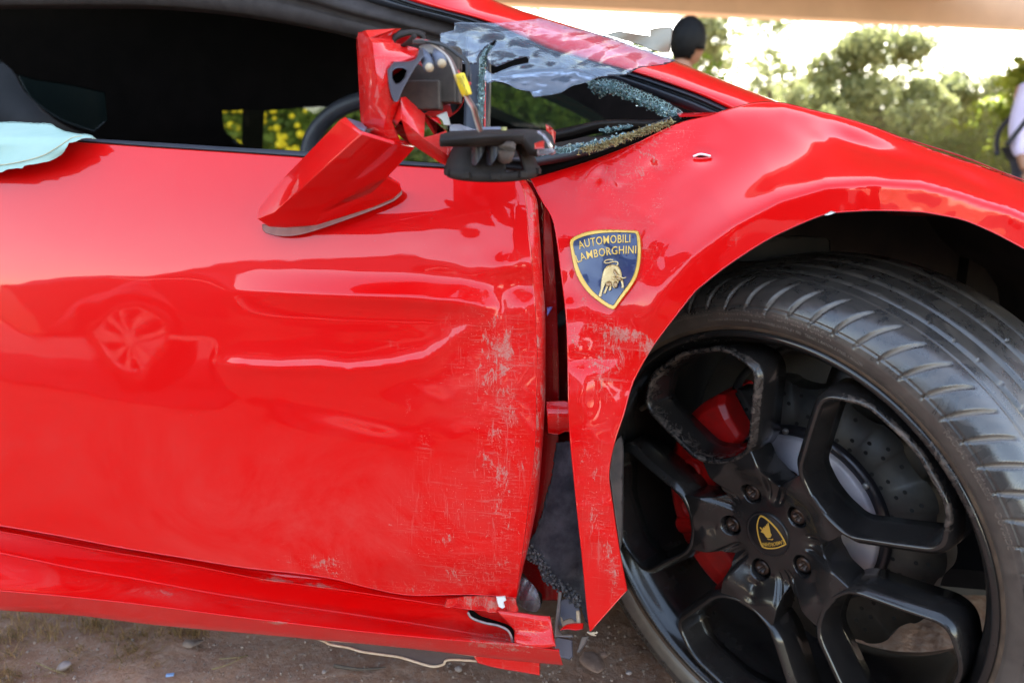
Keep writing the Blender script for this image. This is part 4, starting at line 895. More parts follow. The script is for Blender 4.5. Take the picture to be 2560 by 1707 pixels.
# crushed safety glass left in the frame
def crumbs(name, path, n, spread, d0, size, parent, label=None, down=0):
    P = np.array(path, float); seg = np.hypot(*np.diff(P[:, :2], axis=0).T); cum = np.concatenate([[0], np.cumsum(seg)]) / seg.sum(); V = []; f = []; off = np.array(root_off(parent))
    for i in range(n):
        t_ = rng.uniform(0, 1); x = np.interp(t_, cum, P[:, 0]) + rng.normal() * spread; y = np.interp(t_, cum, P[:, 1]) + rng.normal() * spread * .8 + rng.uniform(0, 1) * down
        c = S(x, y, np.interp(t_, cum, P[:, 2]) + d0 + rng.uniform(-.004, .004)) - off; s_ = size * rng.uniform(.5, 1.5)
        m = Matrix.Rotation(rng.uniform(0, 6.3), 3, 'X') @ Matrix.Rotation(rng.uniform(0, 6.3), 3, 'Z'); b = len(V)
        for dx in (-1, 1):
            for dy in (-1, 1):
                for dz in (-1, 1):
                    q = m @ Vector((dx * s_ * rng.uniform(.6, 1.2), dy * s_ * rng.uniform(.5, 1), dz * s_ * .6)); V.append(c + np.array(q))
        f += [tuple(b + i_ for i_ in q) for q in ((0, 1, 3, 2), (4, 6, 7, 5), (0, 4, 5, 1), (2, 3, 7, 6), (0, 2, 6, 4), (1, 5, 7, 3))]
    o = mesh(name, V, f, SHARD, parent, smooth=False, world_coords=False); o['kind'] = 'stuff'; return o
def crazed():
    m = glass_mat('crazed_glass', (.62, .74, .70, 1), .05, .22, (.36, .50, .48, 1)); n = m.node_tree.nodes; l = m.node_tree.links
    tc = n.new('ShaderNodeTexCoord'); vo = n.new('ShaderNodeTexVoronoi'); vo.feature = 'DISTANCE_TO_EDGE'; vo.inputs['Scale'].default_value = 210
    l.new(tc.outputs['Object'], vo.inputs['Vector']); mr = n.new('ShaderNodeMapRange'); mr.inputs[1].default_value = .02; mr.inputs[2].default_value = .10; mr.inputs[3].default_value = .85; mr.inputs[4].default_value = .16
    l.new(vo.outputs['Distance'], mr.inputs[0])
    for q in n:
        if q.type == 'MIX_SHADER' and any(k.from_node.type == 'BSDF_DIFFUSE' for k in l if k.to_node == q): l.new(mr.outputs[0], q.inputs[0])
    v2 = n.new('ShaderNodeTexVoronoi'); v2.inputs['Scale'].default_value = 210; l.new(tc.outputs['Object'], v2.inputs['Vector'])
    b = n.new('ShaderNodeBump'); b.inputs['Strength'].default_value = 1; b.inputs['Distance'].default_value = .003; l.new(v2.outputs['Color'], b.inputs['Height'])
    for q in n:
        if q.type in ('BSDF_GLOSSY', 'FRESNEL'): l.new(b.outputs[0], q.inputs['Normal'])
    return m
CRAZED = crazed()
panel('shattered_pane', [(1474, 205), (1482, 218), (1494, 228), (1508, 240), (1520, 238), (1530, 226), (1548, 224), (1572, 236), (1600, 250), (1625, 262), (1650, 272), (1668, 286), (1690, 302), (1708, 300), (1722, 292), (1690, 268), (1650, 246), (1600, 224), (1560, 206), (1520, 196)], lambda x, y: np.interp(x, [1470, 1720], [.185, .145]), CRAZED, car, step=8, th=.004, jag=2.0)
panel('shattered_pane', [(1218, 110), (1230, 108), (1216, 130), (1212, 170), (1213, 230), (1208, 270), (1210, 330), (1198, 330), (1196, 280), (1202, 240), (1198, 190), (1200, 140)], .178, CRAZED, car, step=8, th=.004, jag=2.0)
panel('glass_fragment', [(1324, 392), (1380, 378), (1420, 366), (1450, 372), (1400, 392), (1330, 404)], .042, CRAZED, car, step=8, th=.004, jag=1.5)
panel('glass_fragment', [(1510, 328), (1540, 318), (1575, 313), (1576, 320), (1540, 328), (1515, 334)], .148, CRAZED, car, step=8, th=.004, jag=1)
panel('glass_fragment', [(1538, 346), (1580, 334), (1600, 338), (1560, 350)], .080, CRAZED, car, step=8, th=.004, jag=1.5)
crumbs('glass_crumbs', [(1226, 118, .20), (1212, 140, .20), (1205, 190, .19), (1203, 250, .175), (1200, 330, .16)], 620, 3.6, -.012, .0012, car)
crumbs('glass_crumbs', [(1478, 210, .19), (1510, 222, .185), (1560, 232, .18), (1640, 270, .17), (1700, 300, .15)], 1300, 6.0, -.012, .0012, car)
crumbs('glass_crumbs', [(1480, 208, .19), (1505, 232, .19), (1530, 215, .19)], 420, 7, -.012, .0012, car)
crumbs('glass_crumbs', [(1320, 392, .05), (1400, 378, .06), (1500, 358, .075), (1600, 335, .10), (1690, 305, .13)], 1500, 5, -.014, .0012, car)
crumbs('glass_crumbs', [(1500, 326, .16), (1540, 322, .16), (1576, 316, .16)], 160, 3, -.012, .0012, car)
bm = bmesh.new()
DEB = simple_noise('dry_debris', (.18, .13, .05), (.34, .27, .12), 200, .9, 0)
V = []; f = []
for i in range(700):
    t_ = rng.uniform(0, 1) ** .8; x = 1450 + 230 * t_ + rng.normal() * 5; y = np.interp(x, [1450, 1500, 1600, 1700], [378, 366, 332, 300]) + rng.normal() * 4; c = S(x, y, np.interp(x, [1450, 1700], [.035, .105]) - .004) - np.array(car.location)
    a_ = rng.normal(size=3); a_ /= np.linalg.norm(a_); b_ = np.cross(a_, rng.normal(size=3)); b_ /= np.linalg.norm(b_); L = rng.uniform(.001, .0045); w_ = .0005; k = len(V)
    V += [c - a_ * L - b_ * w_, c - a_ * L + b_ * w_, c + a_ * L + b_ * w_, c + a_ * L - b_ * w_]; f.append((k, k + 1, k + 2, k + 3))
dd_ = mesh('dry_debris', V, f, DEB, car, smooth=False, world_coords=False); dd_['kind'] = 'stuff'

# ================================================================== WHEEL (its own tilted frame)
WC = np.array([.30829, .88775, CZ - .45420]); WN = np.array([-.75924, -.64443, -.09091]); WU = np.array([.64711, -.76240, 0.]); WV = np.array([-.06931, -.05883, .99586])
WM = np.stack([WU, WV, WN], 1)
wheel = bpy.data.objects.new('front_wheel', None); link(wheel, car); wheel.empty_display_size = .1
mw = Matrix(WM.tolist()).to_4x4(); mw.translation = Vector(WC) - car.location; wheel.matrix_local = mw
def wuv(px, py, off=0.0):
    """wheel coordinates of a pixel on the wheel plane lifted by off"""
    x, y, z = ray(px, py); d = np.stack([x * np.ones_like(y), y, z], -1); c = WC + WN * off - np.array([0, 0, CZ])
    t = (c @ WN) / (d @ WN); P = d * t[..., None] - c; return P @ WU, P @ WV
def wmesh(name, v, f, mat, parent=None, smooth=True, dirt=None):
    v = np.array(v, float); return mesh(name, v, f, mat, parent or wheel, smooth, attrs={'dirt': dirt if dirt is not None else np.zeros(len(v))}, world_coords=False)
def lathe(name, prof_, n, mat, parent=None, closed=False, dirt=None):
    P = np.array(prof_, float); m = len(P); V = []; th = np.arange(n) * 2 * math.pi / n
    V = np.stack([np.outer(np.cos(th), P[:, 0]), np.outer(np.sin(th), P[:, 0]), np.tile(P[:, 1], (n, 1))], -1).reshape(-1, 3)
    f = [(i * m + j, ((i + 1) % n) * m + j, ((i + 1) % n) * m + (j + 1) % m, i * m + (j + 1) % m) for i in range(n) for j in range(m if closed else m - 1)]
    return wmesh(name, V, f, mat, parent, dirt=dirt)
# tyre: one displaced skin
tp = smooth_poly([(.262, -.010, 0), (.270, .000, 0), (.2735, .0015, 0), (.280, .006, 0), (.291, .0095, 0), (.3005, .0095, 0), (.3015, .0075, 0), (.303, .0085, 0), (.313, .004, 0), (.321, -.004, 0), (.3265, -.015, 0), (.3295, -.030, 0), (.3315, -.050, 0), (.3325, -.08, 0), (.333, -.12, 0), (.3325, -.16, 0), (.3315, -.19, 0), (.3285, -.215, 0), (.321, -.235, 0), (.305, -.245, 0), (.285, -.243, 0), (.262, -.230, 0)], .0021, closed=False, corner=80)[:, :2]
NT_ = 1296; m_ = len(tp); th = np.arange(NT_) * 2 * math.pi / NT_
TH, RR = np.meshgrid(th, tp[:, 0], indexing='ij'); _, WW = np.meshgrid(th, tp[:, 1], indexing='ij')
tn = np.gradient(tp, axis=0); tn = np.stack([-tn[:, 1], tn[:, 0]], 1); tn /= np.linalg.norm(tn, axis=1)[:, None]      # outward normal of the profile
s_ = np.concatenate([[0], np.cumsum(np.hypot(*np.diff(tp, axis=0).T))]); SSs = np.tile(s_, (NT_, 1))
s0 = float(np.interp(.302, tp[:20, 0], s_[:20])); deg = np.degrees(TH)
def s_at_w(w): 
    k = np.argmax(tp[:, 0] > .329); return float(np.interp(-w, -tp[k:, 1], s_[k:]))
S_ = (SSs - s0); Stop = .055
pitch_ = 360 / 70.0
uS = np.clip(S_ / Stop, 0, 1); ph = (deg + 4.2 * np.clip(S_ / Stop, 0, 9) ** 1.2 + 1.6) % pitch_ - pitch_ / 2
wid = .40 * np.sin(np.pi * np.clip((S_) / Stop, 0, 1)) ** .8 + .02
dep = np.zeros_like(S_)
inb = (S_ > .001) & (S_ < Stop)
dep = np.maximum(dep, .0042 * np.clip(1.15 - np.abs(ph) / wid, 0, 1) ** .6 * inb)
# short sipes between grooves
ph2 = (deg + 2.0 + S_ * 60) % (pitch_) - pitch_ / 2
for a_, b_ in ((.085, .094), (.165, .176)): dep = np.maximum(dep, .0022 * (np.abs(ph2) < .16) * (S_ > a_) * (S_ < b_))
groove_d = np.zeros_like(S_)
for w_, hw, dp in ((-.034, .0011, .0015), (-.056, .0032, .0060), (-.092, .0036, .0065), (-.135, .0040, .0065), (-.180, .0036, .0065)):
    sc_ = s_at_w(w_) - s0; g = np.clip(1.25 - np.abs(S_ - sc_) / hw, 0, 1) ** .5; dep = np.maximum(dep, dp * g); groove_d = np.maximum(groove_d, g * (hw > .002))
ridge_ = -.0006 * np.exp(-((SSs - s0 + .0015) / .0012) ** 2)
dep2 = dep + ridge_
RR2 = RR - tn[:, 0][None] * dep2 * -1 * -1; WW2 = WW - tn[:, 1][None] * dep2
P = np.stack([RR2 * np.cos(TH), RR2 * np.sin(TH), WW2], -1).reshape(-1, 3)
if (tn[m_ // 2] @ np.array([1, 0])) < 0: raise RuntimeError('tyre normal')
idx = np.arange(NT_ * m_).reshape(NT_, m_); a0 = idx[:, :-1]; a1 = np.roll(idx, -1, 0)[:, :-1]
Fq = np.stack([a0, a1, a1 + 1, a0 + 1], -1).reshape(-1, 4)
tdirt = np.clip(dep / .0042, 0, 1) * .9 * (groove_d < .3) + groove_d * .25 + .16 * (SSs < s0)
tyre = wmesh('tyre', P, Fq, TYRE, dirt=tdirt.ravel())
# raised sidewall lettering
def ring_text(s, r, a0_, hgt, w, parent, mat, cw=True, ext=.0005):
    v, f_ = text_geo(s); cap = v[:, 1].max(); k = hgt / cap; x = (v[:, 0] - v[:, 0].min()) * k; y = v[:, 1] * k
    a = R(a0_) - x / r; rr = r + y; V = np.stack([rr * np.cos(a), rr * np.sin(a), np.full(len(a), w)], 1)
    o = wmesh('sidewall_lettering', V, f_, mat, parent, smooth=False, dirt=np.full(len(V), .50)); solid(o, ext); return o
for s, r, a_, h_ in (('TREADWEAR 300   TRACTION AA   TEMPERATURE A', .2905, 117, .0062), ('MAX LOAD 615 KG (1356 LBS)   MAX PRESSURE 350 KPA (51 PSI)   TREAD: 2 RAYON 2 STEEL 1 NYLON', .2835, 104, .0028), ('RADIAL TUBELESS    OUTSIDE', .2900, 45, .0060)):
    ring_text(s, r, a_, h_, .0098, tyre, TYRE)
lathe('bead_strip', [(.2700, .0008), (.2715, .0024), (.2745, .0030), (.2772, .0030), (.2785, .0052)], 240, BEAD, tyre)
# rim
rim = lathe('rim', [(.2700, -.006), (.2706, .0015), (.2690, .0040), (.2655, .0045), (.2625, .0030), (.2605, -.004), (.2580, -.010), (.2545, -.014), (.2500, -.020), (.2470, -.030), (.2440, -.045), (.2400, -.075), (.2365, -.12), (.2365, -.17), (.2450, -.205), (.262, -.225)], 300, RIMBLACK, dirt=None)
# scuffs on the lip, strongest at the upper right
rd = rim.data; at_ = rd.attributes['dirt']; vals = []
for v in rd.vertices:
    r_, an = math.hypot(v.co.x, v.co.y), math.degrees(math.atan2(v.co.y, v.co.x))
    k = max(math.exp(-((an - 40) / 34) ** 2), .75 * math.exp(-((an - 110) / 30) ** 2), .35) ; vals.append(k * (.62 if r_ > .250 else .25))
at_.data.foreach_set('value', vals)
LOOPA = [118.8 - 2 - 72 * i for i in range(5)]
def closed_path(pts, n, rad=.012):
    P = np.array(pts, float); L = len(P); out = []
    for i in range(L):
        p0, p1, p2 = P[i - 1], P[i], P[(i + 1) % L]; a = p1 + (p0 - p1) / np.linalg.norm(p0 - p1) * min(rad, .4 * np.linalg.norm(p0 - p1)); b = p1 + (p2 - p1) / np.linalg.norm(p2 - p1) * min(rad, .4 * np.linalg.norm(p2 - p1))
        for t in np.linspace(0, 1, 15): out.append((1 - t) ** 2 * a + 2 * t * (1 - t) * p1 + t * t * b)
    out = np.array(out); c = np.vstack([out, out[:1]]); s = np.concatenate([[0], np.cumsum(np.linalg.norm(np.diff(c, axis=0), axis=1))]); t = np.linspace(0, s[-1], n, endpoint=False)
    return np.stack([np.interp(t, s, c[:, k]) for k in (0, 1)], 1)
def pol(r, a): return (r * math.cos(R(a)), r * math.sin(R(a)))
for li, A0 in enumerate(LOOPA):
    path = closed_path([pol(.1045, A0 + 7), pol(.1045, A0 - 7), pol(.122, A0 - 20.5), pol(.224, A0 - 25.5), pol(.2475, A0 - 15), pol(.2515, A0), pol(.2475, A0 + 15), pol(.224, A0 + 25.5), pol(.122, A0 + 20.5)], 300, .017)
    nn = loop_normals(path); r_ = np.hypot(path[:, 0], path[:, 1]); wr = np.interp(r_, [.10, .13, .18, .25], [-.002, .004, .005, .003])
    side = np.clip((r_ - .105) / .03, 0, 1) * np.clip((.245 - r_) / .02, 0, 1)
    # cross-section: (offset along outward normal, w below ridge)
    sec = [(-.0095, -.050), (-.0070, -.036), (-.0042, -.010), (-.0030, -.003), (-.0018, -.0006), (.0000, .0), (.0018, -.0006), (.0030, -.0022), (.0056, -.0055), (.0070, -.010), (.0082, -.028), (.0088, -.050)]
    V = []; m = len(sec); dv = []
    for o_, w_ in sec:
        oo = o_ * np.where(o_ > .004, .45 + .75 * side, 1.0); V.append(np.concatenate([path + nn * oo[:, None], (wr + w_)[:, None]], 1))
        an = (A0 + 360) % 360; base_d = {0: .70, 1: .70, 2: .42, 3: .38, 4: .42}[li]
        rim_side = np.exp(-((r_ - .25) / .03) ** 2); edge_ = 1 if abs(o_) < .006 else .45
        dv.append(edge_ * (base_d * np.maximum(rim_side, .9 if li == 0 else .3)))
    n = len(path); V = np.array(V).reshape(-1, 3)
    f = [(j * n + i, j * n + (i + 1) % n, ((j + 1) % m) * n + (i + 1) % n, ((j + 1) % m) * n + i) for j in range(m) for i in range(n)]
    wmesh('spoke', V, [q[::-1] for q in f], RIMBLACK, dirt=np.array(dv).ravel())
# hub star: displaced disc with bolt pockets
nr_, na_ = 90, 540
V = np.zeros((nr_, na_, 3)); ang = np.arange(na_) * 360 / na_
phi = np.min([np.abs((ang - a + 180) % 360 - 180) for a in LOOPA], axis=0)       # degrees from nearest spoke axis
rmax = np.interp(phi, [0, 10, 19, 23, 28, 36], [.1060, .1075, .118, .100, .080, .069])
def hub_w(r, phi_, x, y):
    w = -.0215 + .020 * sst(.050, .098, r)
    w = w - .010 * sst(24, 36, phi_) * sst(.040, .075, r)                         # valleys between the spokes
    w = w - .0045 * np.exp(-((phi_ - 27) / 2.6) ** 2) * sst(.046, .062, r)          # creases beside them
    w = w - .0035 * np.exp(-(phi_ / 9) ** 2) * sst(.066, .078, r) * (1 - sst(.092, .104, r))
    for a in LOOPA:
        bx, by = pol(.0545, a); dd = np.hypot(x - bx, y - by); w = w - .013 * (1 - sst(.0118, .0138, dd))
    return w
for i in range(nr_):
    r = rmax * (i / (nr_ - 1)) ** .85; x = r * np.cos(np.radians(ang)); y = r * np.sin(np.radians(ang))
    V[i, :, 0] = x; V[i, :, 1] = y; V[i, :, 2] = hub_w(r, phi, x, y)
sk = V[-1].copy(); sk[:, :2] *= 1.02; sk[:, 2] -= .004; sk2 = V[-1].copy(); sk2[:, 2] -= .045
V = np.concatenate([V, sk[None], sk2[None]]); m = len(V)
f = [(i * na_ + j, (i + 1) * na_ + j, (i + 1) * na_ + (j + 1) % na_, i * na_ + (j + 1) % na_) for i in range(m - 1) for j in range(na_)]
hub = wmesh('hub', V.reshape(-1, 3), f, RIMBLACK, dirt=np.full(m * na_, .12))
for a in LOOPA:
    c = np.array(pol(.0545, a)); V = []; f = []; n = 48; rings = [(.0098, -.031), (.0100, -.0245), (.0094, -.0228), (.0070, -.0222), ('t', -.0222), ('t', -.0290)]
    for r_, w_ in rings:
        for k in range(n):
            an = 2 * math.pi * k / n; rr = .0050 + .0011 * math.cos(6 * an) if r_ == 't' else r_
            V.append((c[0] + rr * math.cos(an), c[1] + rr * math.sin(an), w_))
    V.append((c[0], c[1], -.0290)); m = len(rings)
    f = [(i * n + k, i * n + (k + 1) % n, (i + 1) * n + (k + 1) % n, (i + 1) * n + k) for i in range(m - 1) for k in range(n)] + [((m - 1) * n + k, (m - 1) * n + (k + 1) % n, m * n) for k in range(n)]
    wmesh('wheel_bolt', V, f, BOLT)
cap_ = lathe('hub_cap', [(.0001, -.0185), (.0262, -.0190), (.0272, -.0196), (.0278, -.0190), (.0290, -.0190), (.0296, -.0205), (.0298, -.026)], 96, CAPBLACK)
def cq(x, y): return (1850 + x / 7.84, 1230 + y / 7.84)
def wpanel(name, outline, off, mat, th=.0005, holes=(), st=2.0):
    def pr(px, py, d):
        u, v = wuv(px, py, off); return np.stack([u, v, np.full(len(u), off) - (np.asarray(d)) ], -1)
    q = [np.array([cq(*p) for p in smooth_poly(L, 18)[:, :2]]) for L in [outline] + list(holes)]
    V, T, rings = cells(q, st, 0); u, v = wuv(V[:, 0], V[:, 1], off); P = np.stack([u, v, np.full(len(u), off)], 1)
    t0 = P[T]; fl = np.cross(t0[:, 1] - t0[:, 0], t0[:, 2] - t0[:, 0])[:, 2].mean() < 0
    o = wmesh(name, P, [tuple(int(i) for i in (t[::-1] if fl else t)) for t in T], mat, cap_, smooth=False); solid(o, th); return o
sh_o = [(405, 445), (480, 475), (600, 575), (720, 700), (810, 825), (870, 930), (910, 1022), (850, 1055), (740, 1095), (620, 1110), (520, 1105), (435, 1080), (385, 970), (345, 830), (325, 680), (340, 570), (370, 490)]
sh_i = [(412, 480), (470, 505), (585, 598), (700, 718), (792, 842), (850, 945), (882, 1008), (830, 1034), (735, 1072), (620, 1086), (530, 1082), (450, 1058), (405, 960), (366, 825), (347, 680), (360, 580), (385, 510)]
wpanel('cap_shield', sh_o, -.0178, GOLD, holes=[sh_i])
wpanel('cap_bull', [(545, 590), (560, 600), (565, 650), (585, 720), (600, 800), (622, 830), (600, 880), (560, 895), (520, 880), (490, 840), (460, 800), (405, 775), (430, 745), (395, 700), (390, 680), (408, 690), (440, 735), (450, 690), (470, 685), (490, 700), (485, 660), (497, 655), (510, 690), (515, 630), (530, 620), (540, 680)], -.0172, GOLD)
wpanel('cap_bull_tail', [(530, 905), (560, 915), (610, 915), (640, 905), (652, 915), (640, 935), (600, 945), (620, 930), (560, 928)], -.0176, GOLD)
v, f_ = text_geo('LAMBORGHINI'); x = (v[:, 0] - v[:, 0].min()) / (v[:, 0].max() - v[:, 0].min()); cap = v[:, 1].max(); y = v[:, 1] / cap
bx = np.interp(x, [0, .5, 1], [838, 640, 432]); by = np.interp(x, [0, .5, 1], [935, 985, 985]); ux = np.interp(x, [0, 1], [18, 16]); uy = np.interp(x, [0, 1], [72, 72])
pp = np.array([cq(a_ + c_ * k, b_ + d_ * k) for a_, b_, c_, d_, k in zip(bx, by, ux, uy, y)]); u, w = wuv(pp[:, 0], pp[:, 1], -.0174)
solid(wmesh('cap_lettering', np.stack([u, w, np.full(len(u), -.0174)], 1), f_, GOLD, cap_, smooth=False), .0003)
# brake disc with wavy edge and dark discs painted as the shade in drilled holes
nn_ = 720; an = np.arange(nn_) * 2 * math.pi / nn_; ro = .178 + .0045 * np.cos(an * 14) * 1.0; ro = np.where(np.cos(an * 14) > 0, .178 + .005 * np.abs(np.cos(an * 14)) ** .5, .178 - .004 * np.abs(np.cos(an * 14)) ** .7)
V = []; rings = [(None, .116, -.098), (0, 0, -.098), (0, -.0005, -.0995), (0, -.0005, -.128), (None, .116, -.128)]
for kind, r_, w_ in rings:
    rr = np.full(nn_, r_) if kind is None else ro + r_
    V.append(np.stack([rr * np.cos(an), rr * np.sin(an), np.full(nn_, w_)], 1))
V = np.concatenate(V); m = 5; f = [(j * nn_ + i, j * nn_ + (i + 1) % nn_, (j + 1) * nn_ + (i + 1) % nn_, (j + 1) * nn_ + i) for j in range(m - 1) for i in range(nn_)]
disc = wmesh('brake_disc', V, f, DISC)
HOLE = M('painted_hole_shadow', (.004, .004, .004), .9); V = []; f = []  # near-black discs on the faces, shade of the holes put into their colour
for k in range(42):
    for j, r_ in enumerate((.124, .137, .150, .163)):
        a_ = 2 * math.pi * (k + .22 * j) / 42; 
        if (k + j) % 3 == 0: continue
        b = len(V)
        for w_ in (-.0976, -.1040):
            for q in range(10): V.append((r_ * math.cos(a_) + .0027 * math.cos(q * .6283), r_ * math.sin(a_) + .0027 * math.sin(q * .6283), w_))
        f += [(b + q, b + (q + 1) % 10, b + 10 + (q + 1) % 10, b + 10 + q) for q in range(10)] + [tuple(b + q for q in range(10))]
ho = wmesh('hole_shade_discs', V, f, HOLE, disc, smooth=False); ho['kind'] = 'stuff'
hat = lathe('disc_hat', [(.030, -.040), (.060, -.078), (.106, -.080), (.1095, -.084), (.1105, -.098)], 160, ALU, disc)
lathe('hat_ring', [(.1095, -.092), (.1105, -.088), (.1200, -.088), (.1215, -.0975)], 160, M('dark_steel', (.05, .045, .05), .3, .7), disc)
for k in range(12):
    a_ = 2 * math.pi * (k + .3) / 12; c = pol(.1155, math.degrees(a_)); V = []; n = 12
    for r_, w_ in ((.0040, -.088), (.0038, -.0845), (.0022, -.0835)): V += [(c[0] + r_ * math.cos(q * 2 * math.pi / n), c[1] + r_ * math.sin(q * 2 * math.pi / n), w_) for q in range(n)]
    wmesh('disc_pin', V, [(j * n + q, j * n + (q + 1) % n, (j + 1) * n + (q + 1) % n, (j + 1) * n + q) for j in range(2) for q in range(n)] + [tuple(2 * n + q for q in range(n))], METALGREY, disc)
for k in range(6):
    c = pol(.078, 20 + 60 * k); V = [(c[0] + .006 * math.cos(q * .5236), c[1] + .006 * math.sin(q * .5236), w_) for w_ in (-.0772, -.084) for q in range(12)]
    wmesh('hat_hole_shade', V, [(q, (q + 1) % 12, 12 + (q + 1) % 12, 12 + q) for q in range(12)] + [tuple(range(12))], HOLE, disc, smooth=False)
v, f_ = text_geo('MIN TH. 32 mm'); hgt = .006; k = hgt / v[:, 1].max(); x = (v[:, 0] - v[:, 0].min()) * k; y = v[:, 1] * k; a_ = R(88) - x / .092; rr = .089 + y
wmesh('hat_lettering', np.stack([rr * np.cos(a_), rr * np.sin(a_), np.full(len(x), -.0785)], 1), f_, M('etched_mark', (.5, .5, .52), .5), disc, smooth=False)
# caliper: stepped arc block with ribs
def arc_block(name, a0_, a1_, secs, mat, parent, n=40, wav=0):
    V = []; f = []; m = len(secs)
    for i in range(n + 1):
        t = i / n; a = R(a0_ + (a1_ - a0_) * t); e_ = math.sin(math.pi * t) ** .35 if 0 < t < 1 else .0
        for r_, w_ in secs:
            rr = .15 + (r_ - .15) * (.75 + .25 * e_) + wav * math.sin(t * 22) * (1 if w_ > -.07 else 0); V.append((rr * math.cos(a), rr * math.sin(a), -.1 + (w_ + .1) * (.75 + .25 * e_)))
    f = [(i * m + j, (i + 1) * m + j, (i + 1) * m + (j + 1) % m, i * m + (j + 1) % m) for i in range(n) for j in range(m)] + [tuple(range(m)), tuple(n * m + j for j in range(m))[::-1]]
    o = wmesh(name, V, f, mat, parent, smooth=False); solid(o, 0, .002, 2); return o
cal = arc_block('brake_caliper', 124, 236, [(.112, -.092), (.108, -.062), (.116, -.052), (.150, -.048), (.176, -.052), (.190, -.066), (.194, -.150), (.186, -.155), (.184, -.092)], CALIPER, wheel)
arc_block('caliper_rib', 150, 160, [(.112, -.060), (.112, -.044), (.175, -.044), (.186, -.060)], CALIPER, cal, 8)
arc_block('caliper_rib', 196, 206, [(.112, -.060), (.112, -.044), (.175, -.044), (.186, -.060)], CALIPER, cal, 8)
for a_ in (166, 190):
    c = pol(.142, a_); V = [(c[0] + r_ * math.cos(q * .3927), c[1] + r_ * math.sin(q * .3927), w_) for r_, w_ in ((.017, -.05), (.016, -.0445), (.012, -.0435), (.011, -.046)) for q in range(16)]
    wmesh('caliper_piston_cap', V, [(j * 16 + q, j * 16 + (q + 1) % 16, (j + 1) * 16 + (q + 1) % 16, (j + 1) * 16 + q) for j in range(3) for q in range(16)] + [tuple(48 + q for q in range(16))], CALIPER, cal)
tube('brake_hose', [(*pol(.15, 140), -.13), (*pol(.17, 128), -.10), (*pol(.20, 120), -.14), (*pol(.22, 100), -.25)], .006, BLACK_PLASTIC, wheel, 8, world_coords=False)
tube('suspension_arm', [(0, -.04, -.16), (-.05, -.10, -.30), (-.1, -.12, -.45)], .025, BLACK_PLASTIC, wheel, 10, world_coords=False)
tube('suspension_arm', [(0, .06, -.16), (-.05, .12, -.30), (-.1, .14, -.45)], .022, METALGREY, wheel, 10, world_coords=False)
tube('axle', [(0, 0, -.06), (0, 0, -.42)], .045, BLACK_PLASTIC, wheel, 14, world_coords=False)
tube('valve', [(*pol(.235, 148), -.035), (*pol(.232, 148), -.012)], .0035, BEAD, wheel, 8, world_coords=False)
for a_ in (40, 41.5):
    pass

# ================================================================== BROKEN DOOR MIRROR
mir = empty('door_mirror', tuple(S(760, 540, 0)), car)
mp = {k: v for k, v in dict(a=(646, 545, -.030), b=(652, 520, -.020), c=(700, 459, -.055), d=(852, 303, -.150), e=(866, 296, -.148), f=(905, 332, -.175), g=(985, 357, -.172), h=(1036, 367, -.120), i=(967, 440, -.085), j=(999, 459, -.045), k=(1004, 473, -.030), l=(983, 493, -.022), m=(929, 516, -.016), n=(791, 559, -.008), o=(715, 566, -.004), p=(672, 563, -.004), q=(688, 530, -.062), r=(930, 478, -.080), s=(800, 530, -.050), t=(905, 500, -.030)).items()}
K = list(mp); ix = {k: i for i, k in enumerate(K)}
def fc_(*ss): return [tuple(ix[c] for c in s) for s in ss]
arm = shell('mirror_arm', [mp[k] for k in K], fc_('abcdfq', 'def', 'qfghirs', 'aqsnop', 'srtmn', 'rijklt', 'tlm'), PAINT, mir, th=.004, bev=.0045, seg=4, dustv=.25, angle=16)
cap_top = shell('arm_socket', [(852, 304, -.140), (870, 300, -.120), (905, 312, -.120), (918, 325, -.150), (912, 330, -.168), (880, 322, -.160)], [(0, 1, 2, 3, 4, 5)], GREY_PLASTIC, mir, th=.004, bev=.001)
panel('base_gasket', [(656, 561), (715, 567), (791, 560), (929, 518), (985, 495), (1005, 477), (1004, 486), (985, 502), (930, 526), (795, 574), (742, 588), (700, 590), (665, 582), (658, 575)], lambda x, y: d_door(x, y) - .010, simple_noise('dusty_gasket', (.20, .07, .055), (.32, .13, .10), 40, .7, .0003), mir, step=8, th=.01)
# housing: cracked open shell
H = dict(a=(896, 96, -.10), b=(902, 84, -.12), c=(918, 78, -.13), d=(985, 74, -.13), e=(1001, 73, -.10), f=(978, 92, -.12), g=(985, 112, -.14), h=(1006, 118, -.15), i=(1036, 124, -.15), j=(1047, 128, -.15), k=(1040, 146, -.17), l=(1005, 157, -.18), m=(980, 158, -.18),
         n=(970, 172, -.185), o=(972, 205, -.18), p=(979, 240, -.17), q=(986, 254, -.165), r=(966, 290, -.16), s=(963, 318, -.155), t=(967, 340, -.15), u=(930, 262, -.14), v=(905, 178, -.13), w=(906, 300, -.12), x=(912, 322, -.125), y=(925, 336, -.14), z=(983, 352, -.15), A=(1000, 358, -.15), B=(1024, 357, -.14), C=(927, 100, -.15), D=(935, 112, -.16), E=(940, 150, -.165), F=(952, 235, -.165), G=(998, 250, -.155), H=(980, 302, -.155), I=(972, 262, -.163))
K = list(H); ix = {k: i for i, k in enumerate(K)}
shell('mirror_housing', [H[k] for k in K], fc_('abcCDv', 'cdefC', 'CfgD', 'DghijkE', 'EklmnoF', 'vDEFu', 'FopqI', 'FIrsu', 'ustzyxw', 'avuw'.replace('avuw', 'avuw'), 'tABz'.replace('tABz', 'tABz'), 'IqGHr', 'rHAts'.replace('rHAts', 'rHAts')), PAINT, mir, th=.004, bev=.0035, seg=3, dustv=.6, dirtv=.38, angle=14)
